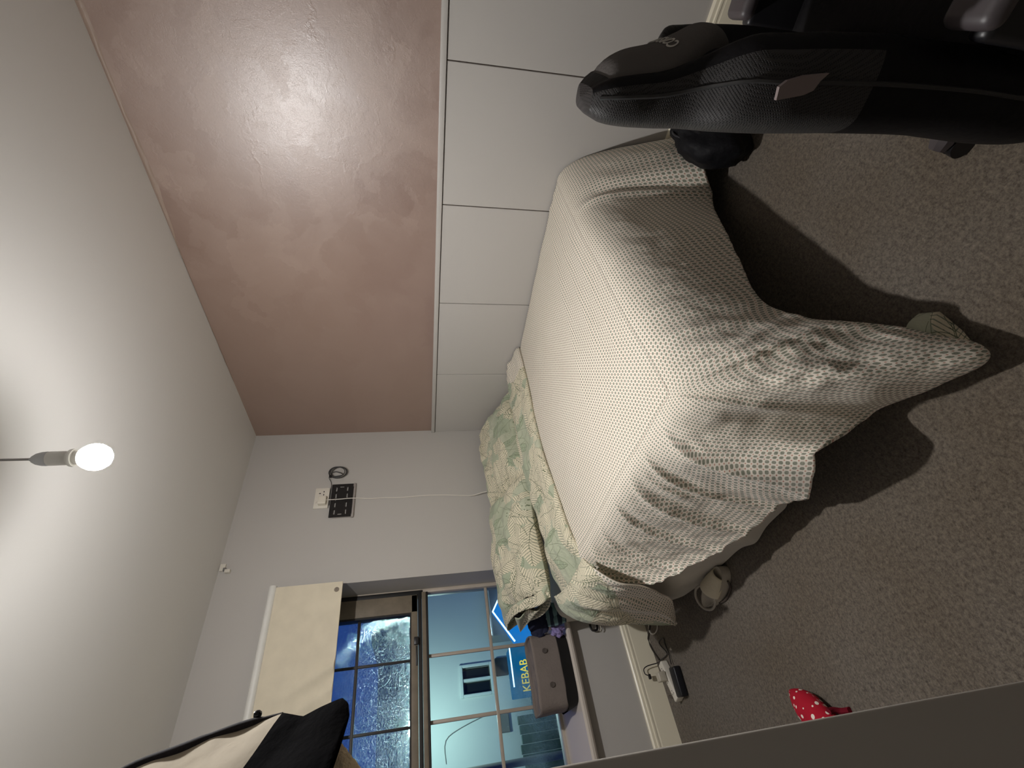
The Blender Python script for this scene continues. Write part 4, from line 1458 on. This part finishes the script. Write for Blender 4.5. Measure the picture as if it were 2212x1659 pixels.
# dark zip band along the upper edge, and the toggle bead
zb_ = [Vector((a - .002, bag_y(a, b) - .004, b)) for a, b in redge[:5]]
MB().tube(zb_, [.0062, .0062, .006, .005, .003], 10, 6).build('zip_band', simple('speckled_dark_zip', (30, 26, 29), .85, .2, var=.7, scale=400), hg)
kx, kz = P(559, 1545)
kb = Vector((kx, bag_y(kx, kz), kz))
MB().lathe([(0, -.0055), (.003, -.0046), (.005, -.002), (.0052, .001), (.0038, .0042), (0, .0055)], kb + Vector((0, -.006, 0)), 16).build('toggle_bead', simple('glossy_black_bead', (14, 12, 20), .12), hg)
MB().tube([Vector((-2.20, -2.12, 1.70)), Vector((-2.21, -2.13, 1.90)), Vector((-2.21, -2.15, 2.005)), Vector((-2.21, -2.158, 2.024)), Vector((-2.21, -2.2, 2.026))], .004, 8, 5).build('strap', M_BLK, hg)
fl_ = thing('fleece_garment', 'beige fleece garment hanging just below the cream and black bag', 'garment', (-2.2, -2.1, 1.2))
YFL = -2.02
def P(x, y):
    q = at(x, y, 1, YFL)
    return (q.x, q.z)
fpk = [P(722, 1598), P(735, 1603), P(752, 1622), P(765, 1640), P(785, 1665), (-2.13, 1.30), (-2.14, 1.15)]
def flfn(sg):
    def fn(u, v):
        i = u * (len(fpk) - 1)
        k = min(int(i), len(fpk) - 2)
        x, z = [fpk[k][c] + (fpk[k + 1][c] - fpk[k][c]) * (i - k) for c in (0, 1)]
        lx, lz = -2.33, 1.42 + (1.1 - 1.42) * u
        px, pz = x + (lx - x) * v, z + (lz - z) * v
        return Vector((px + .002 * nz(px * 200, pz * 200), YFL + sg * .026 * math.sin(math.pi * min(1, v * .92 + .02)) ** .6 + .004 * nz(px * 60, pz * 60), pz))
    return fn
m = MB()
m.grid(40, 24, flfn(-1))
m.grid(40, 24, flfn(1))
m.build('fleece_body', cloth('beige_fleece', (222, 202, 168), .9, 180), fl_)
MB().tube([Vector((-2.31, YFL, 1.40)), Vector((-2.31, YFL - .02, 1.8)), Vector((-2.31, -2.155, 2.02)), Vector((-2.31, -2.2, 2.026))], .004, 8, 5).build('hanging_loop', M_BLK, fl_)

# ------------------------------------------------------------------ black bag at the foot of the bed
bb = thing('black_holdall', 'black soft holdall slumped on carpet between chair and bed foot', 'bag', (-.30, -2.25, 0))
def hold(u, v):
    a, b = 2 * math.pi * u, math.pi * (v - .5)
    d = Vector((math.cos(a) * math.cos(b), math.sin(a) * math.cos(b), math.sin(b)))
    k = 1 + .16 * nz(d.x * 2 + 5, d.y * 2, d.z * 2) + .05 * nz(d.x * 6, d.y * 6, d.z * 6)
    p = Vector((d.x * .17, d.y * .105, d.z * .15)) * k
    p.z = max(p.z, -.128)
    return Vector((-.33, -2.29, .13)) + p
M_BAGB = cloth('black_nylon', (20, 20, 23), .5, 50, .6)
MB().grid(48, 36, hold, None, closed_u=True).build('bag_body', M_BAGB, bb)
MB().tube([(-.42, -2.31, .20), (-.38, -2.34, .29), (-.28, -2.34, .31), (-.22, -2.31, .22)], .010, 8, 6).build('handle', M_BLACKPL, bb)
MB().tube([(-.47, -2.29, .17), (-.33, -2.28, .285), (-.2, -2.28, .22)], .004, 8, 6).build('zip', simple('dark_zip', (40, 40, 44), .4), bb)

# ------------------------------------------------------------------ office chair, facing the near wall
M_LEATHER = cloth('black_chair_fabric', (19, 18, 20), .25, 70, .55)
m4_, b4_, t4_ = new_mat('black_mesh_weave', lin(40, 38, 40), .6, .35)
co_ = t4_.coord()
w1 = t4_.add('ShaderNodeTexVoronoi', feature='F1')
t4_.link(t4_.mapping(co_, (1, 1, 1), (.6, .2, .785)), w1.inputs['Vector'])
w1.inputs['Scale'].default_value = 330
w1.inputs['Randomness'].default_value = 0.05
f_ = t4_.ramp(w1.outputs['Distance'], .25, .45)
t4_.link(t4_.mix(f_, lin(16, 15, 17), lin(48, 46, 46)), b4_.inputs['Base Color'])
t4_.link(t4_.bump(f_, .6, .002), b4_.inputs['Normal'])
M_MESH = m4_
M_GREYF = cloth('grey_headrest_fabric', (96, 92, 90), .2, 140)
M_ARM = simple('arm_pad_rubber', (70, 64, 66), .45, .5)
HUB = Vector((-1.17, -2.90, 0))
PSI = math.radians(8)
LX, BKY = Vector((math.cos(PSI), math.sin(PSI), 0)), Vector((-math.sin(PSI), math.cos(PSI), 0))
oc = thing('office_chair', 'black high-backed swivel chair with grey headrest panel by the bed', 'chair', HUB)


def W(x, y, z):
    """chair frame: x across, y to the rear, z up"""
    return HUB + LX * x + BKY * y + Vector((0, 0, z))


RCH = Matrix.Rotation(PSI, 3, 'Z')


def cbox(m, lo, hi, bev, seg=2):
    c = (Vector(lo) + Vector(hi)) / 2
    d = (Vector(hi) - Vector(lo)) / 2
    cw = W(*c)
    return m.box(cw - d, cw + d, bev, seg, RCH)


# backrest: profile table z -> (half width, rear y, front y at centre, wing depth)
bt = [
    (0.205, (.195, .270, .16, .01)), (0.24, (.230, .292, .17, .02)), (0.30, (.238, .300, .18, .03)), (0.38, (.236, .300, .185, .04)), (0.46, (.230, .300, .19, .05)),
    (0.60, (.222, .310, .20, .060)), (0.70, (.216, .320, .208, .060)), (0.76, (.208, .326, .212, .055)), (0.81, (.178, .330, .214, .045)),
    (0.85, (.112, .334, .232, .024)), (0.90, (.088, .338, .252, .014)), (0.95, (.082, .340, .262, .010)),
    (0.985, (.070, .337, .272, .006)), (1.005, (.045, .326, .288, .003)),
]
def xc(z):
    return -.05 - .035 * sstep(.76, .90, z)
ZB0, ZB1 = .205, 1.005


def back(u, v):
    """u round the section, v up the back"""
    z = ZB0 + (ZB1 - ZB0) * v
    w_, yr, yf, wing = crv(bt, z)
    a = 2 * math.pi * u
    ca, sa = math.cos(a), math.sin(a)
    px = math.copysign(abs(ca) ** .55, ca) * w_
    k = math.copysign(abs(sa) ** .7, sa)
    ym, yh = (yr + yf) / 2, (yr - yf) / 2
    y = ym + k * yh
    if sa < 0:
        y -= wing * sstep(.55, .92, abs(px) / w_) * abs(sa) ** .4
    return W(px + xc(z), y, z)


bm_ = MB()
def back_mi(u, v):
    a = 2 * math.pi * u
    return 1 if (v > .52 and (math.sin(a) > .12 or abs(math.cos(a)) > .93)) else 0
bm_.grid(96, 70, back, None, closed_u=True, mifn=back_mi)
bm_.grid(96, 6, lambda u, v: back(u, 1.0) * (1 - v) + W(xc(1), .306, 1.012) * v, None, closed_u=True, mi=1)
bm_.grid(96, 4, lambda u, v: back(u, 0.0) * (1 - v) + W(xc(0), .21, .20) * v, None, closed_u=True)
bko = bm_.build('backrest', [M_LEATHER, M_MESH], oc, angle=70)
# grey padded panel on the front of the headrest, with lettering
HZ0, HZ1 = .765, .985
def hp(u, v):
    a, b = 2 * u - 1, v
    z = HZ0 + (HZ1 - HZ0) * b
    w_, yr, yf, wing = crv(bt, z)
    hw = .068 * math.sin(math.pi * min(1, .16 + .62 * b)) ** .7
    x = a * hw
    edge = max(0.0, (1 - abs(a) ** 3) * (1 - abs(2 * b - 1) ** 4)) ** .5
    y = yf + .006 - .036 * edge - .006 * (1 - b)
    return W(x + xc(z), y, z)
hpo = MB().grid(40, 30, hp).build('headrest_panel', M_GREYF, bko)
M_STITCH = simple('white_embroidery', (200, 196, 190), .7)
lo3 = text_mesh('lettering', 'CORSAIR', .028, M_STITCH, hpo, (0, 0, 0), (1, 0, 0), (0, 0, 1), .0006, fit=.092)
hb_ = world_loc(hpo)
for v_ in lo3.data.vertices:
    tx, tz, ty = v_.co.x + hb_.x, v_.co.z + hb_.z, v_.co.y + hb_.y
    # seen from the front the reading direction runs from the chair's -x side to its +x side
    zz = .885 + tz
    pp = hp((tx / .068 + 1) / 2, (zz - HZ0) / (HZ1 - HZ0))
    v_.co = pp - BKY * .0016 + BKY * ty - hb_
def pipe(side):
    pts = []
    for i in range(40):
        z = ZB0 + .02 + (ZB1 - ZB0 - .03) * i / 39
        w_, yr, yf, wing = crv(bt, z)
        pts.append(W(xc(z) + side * w_ * 1.0, (yr + yf) / 2 - (yr - yf) * .10 - wing * .3, z))
    return pts
for sdn in (-1, 1):
    MB().tube(pipe(sdn), .0035, 6, 0).build('piping', simple('grey_piping', (44, 43, 43), .5), bko)
# light insert on the outer face of the near bolster
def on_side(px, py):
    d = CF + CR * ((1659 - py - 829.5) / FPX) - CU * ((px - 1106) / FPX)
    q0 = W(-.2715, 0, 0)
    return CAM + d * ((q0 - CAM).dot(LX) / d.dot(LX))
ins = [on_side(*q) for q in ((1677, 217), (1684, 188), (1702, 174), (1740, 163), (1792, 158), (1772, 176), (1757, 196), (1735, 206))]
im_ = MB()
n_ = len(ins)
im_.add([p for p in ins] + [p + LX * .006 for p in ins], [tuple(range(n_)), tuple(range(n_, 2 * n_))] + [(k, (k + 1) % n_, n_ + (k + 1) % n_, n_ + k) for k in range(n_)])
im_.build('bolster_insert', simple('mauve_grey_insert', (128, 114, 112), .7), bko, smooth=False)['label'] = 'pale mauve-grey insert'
# seat
def seat(sg):
    def fn(u, v):
        a, b = 2 * u - 1, 2 * v - 1
        e = (1 - abs(a) ** 5) * (1 - abs(b) ** 5)
        x = a * .262 * (1 - .10 * (b + 1) / 2)
        y = .0 - b * .255
        z = .375 + sg * .060 * max(0, e) ** .4
        if sg > 0:
            z += .025 * sstep(.55, .9, abs(a)) * min(1, e * 4) - .012 * (1 - a * a) * min(1, e * 4)
        return W(x, y, z)
    return fn
sm2 = MB()
sm2.grid(40, 40, seat(1))
sm2.grid(40, 40, seat(-1))
sm2.build('seat', M_LEATHER, oc, angle=80)
# arms: post and pad each side
for sdn in (-1, 1):
    x = sdn * .295
    ap_ = cbox(MB(), (x - .04, -.16, .525), (x + .04, .155, .56), .016, 4).build('arm_pad', M_ARM, oc)
    po = MB()
    cbox(po, (x - .018, -.13, .31), (x + .018, .165, .526), .012, 3)
    cbox(po, (min(x, sdn * .14), -.03, .305), (max(x, sdn * .14), .04, .33), .008, 2)
    po.build('arm_post', M_BLACKPL, oc)
# tilt mechanism, gas lift, five-legged base with castors
cbox(MB(), (-.11, -.08, .27), (.11, .22, .322), .015, 3).build('tilt_mechanism', M_BLACKPL, oc)
cbox(MB(), (-.03, .18, .27), (.03, .27, .36), .012, 3).build('back_bracket', M_BLACKPL, oc)
MB().lathe([(.045, .07), (.045, .13), (.03, .14), (.027, .27)], HUB, 24).build('gas_lift', M_BLACKPL, oc)
t1_ = at(2022, 322, 2, .07)
dirv = (Vector((t1_.x, t1_.y, 0)) - HUB)
a1_ = math.atan2(dirv.y, dirv.x)
for k in range(5):
    a = a1_ + k * 2 * math.pi / 5
    d = Vector((math.cos(a), math.sin(a), 0))
    s_ = Vector((-d.y, d.x, 0))
    sec = [(.03, .034, .075, .125), (.15, .030, .078, .116), (.26, .026, .074, .102), (.325, .024, .062, .094), (.345, .016, .060, .085)]
    lg = MB()
    vs, fs = [], []
    for (rr, hw, z0, z1) in sec:
        for (ss, zz) in ((-1, z0), (-1, z1 - .012), (-.45, z1), (.45, z1), (1, z1 - .012), (1, z0)):
            vs.append(HUB + d * rr + s_ * (ss * hw) + Vector((0, 0, zz)))
    for i in range(len(sec) - 1):
        for j in range(6):
            fs.append((i * 6 + j, i * 6 + (j + 1) % 6, (i + 1) * 6 + (j + 1) % 6, (i + 1) * 6 + j))
    fs.append(tuple(range(6)))
    fs.append(tuple((len(sec) - 1) * 6 + j for j in range(6)))
    lg.add(vs, fs)
    lgo = lg.build('base_leg', M_ARM, oc, angle=25)
    cw_ = MB()
    for sg in (-1, 1):
        c = HUB + d * .325 + s_ * (sg * .014) + Vector((0, 0, .028))
        vs, fs = [], []
        n = 20
        for off in (-.009, .009):
            for j in range(n):
                t = 2 * math.pi * j / n
                vs.append(c + s_ * off + (d * math.cos(t) + Vector((0, 0, 1)) * math.sin(t)) * .028)
        for j in range(n):
            fs.append((j, (j + 1) % n, n + (j + 1) % n, n + j))
        fs.append(tuple(range(n)))
        fs.append(tuple(range(n, 2 * n)))
        cw_.add(vs, fs)
    cw_.box(HUB + d * .325 + Vector((-.008, -.008, .03)), HUB + d * .325 + Vector((.008, .008, .068)), .003)
    cw_.build('castor', M_BLACKPL, lgo)
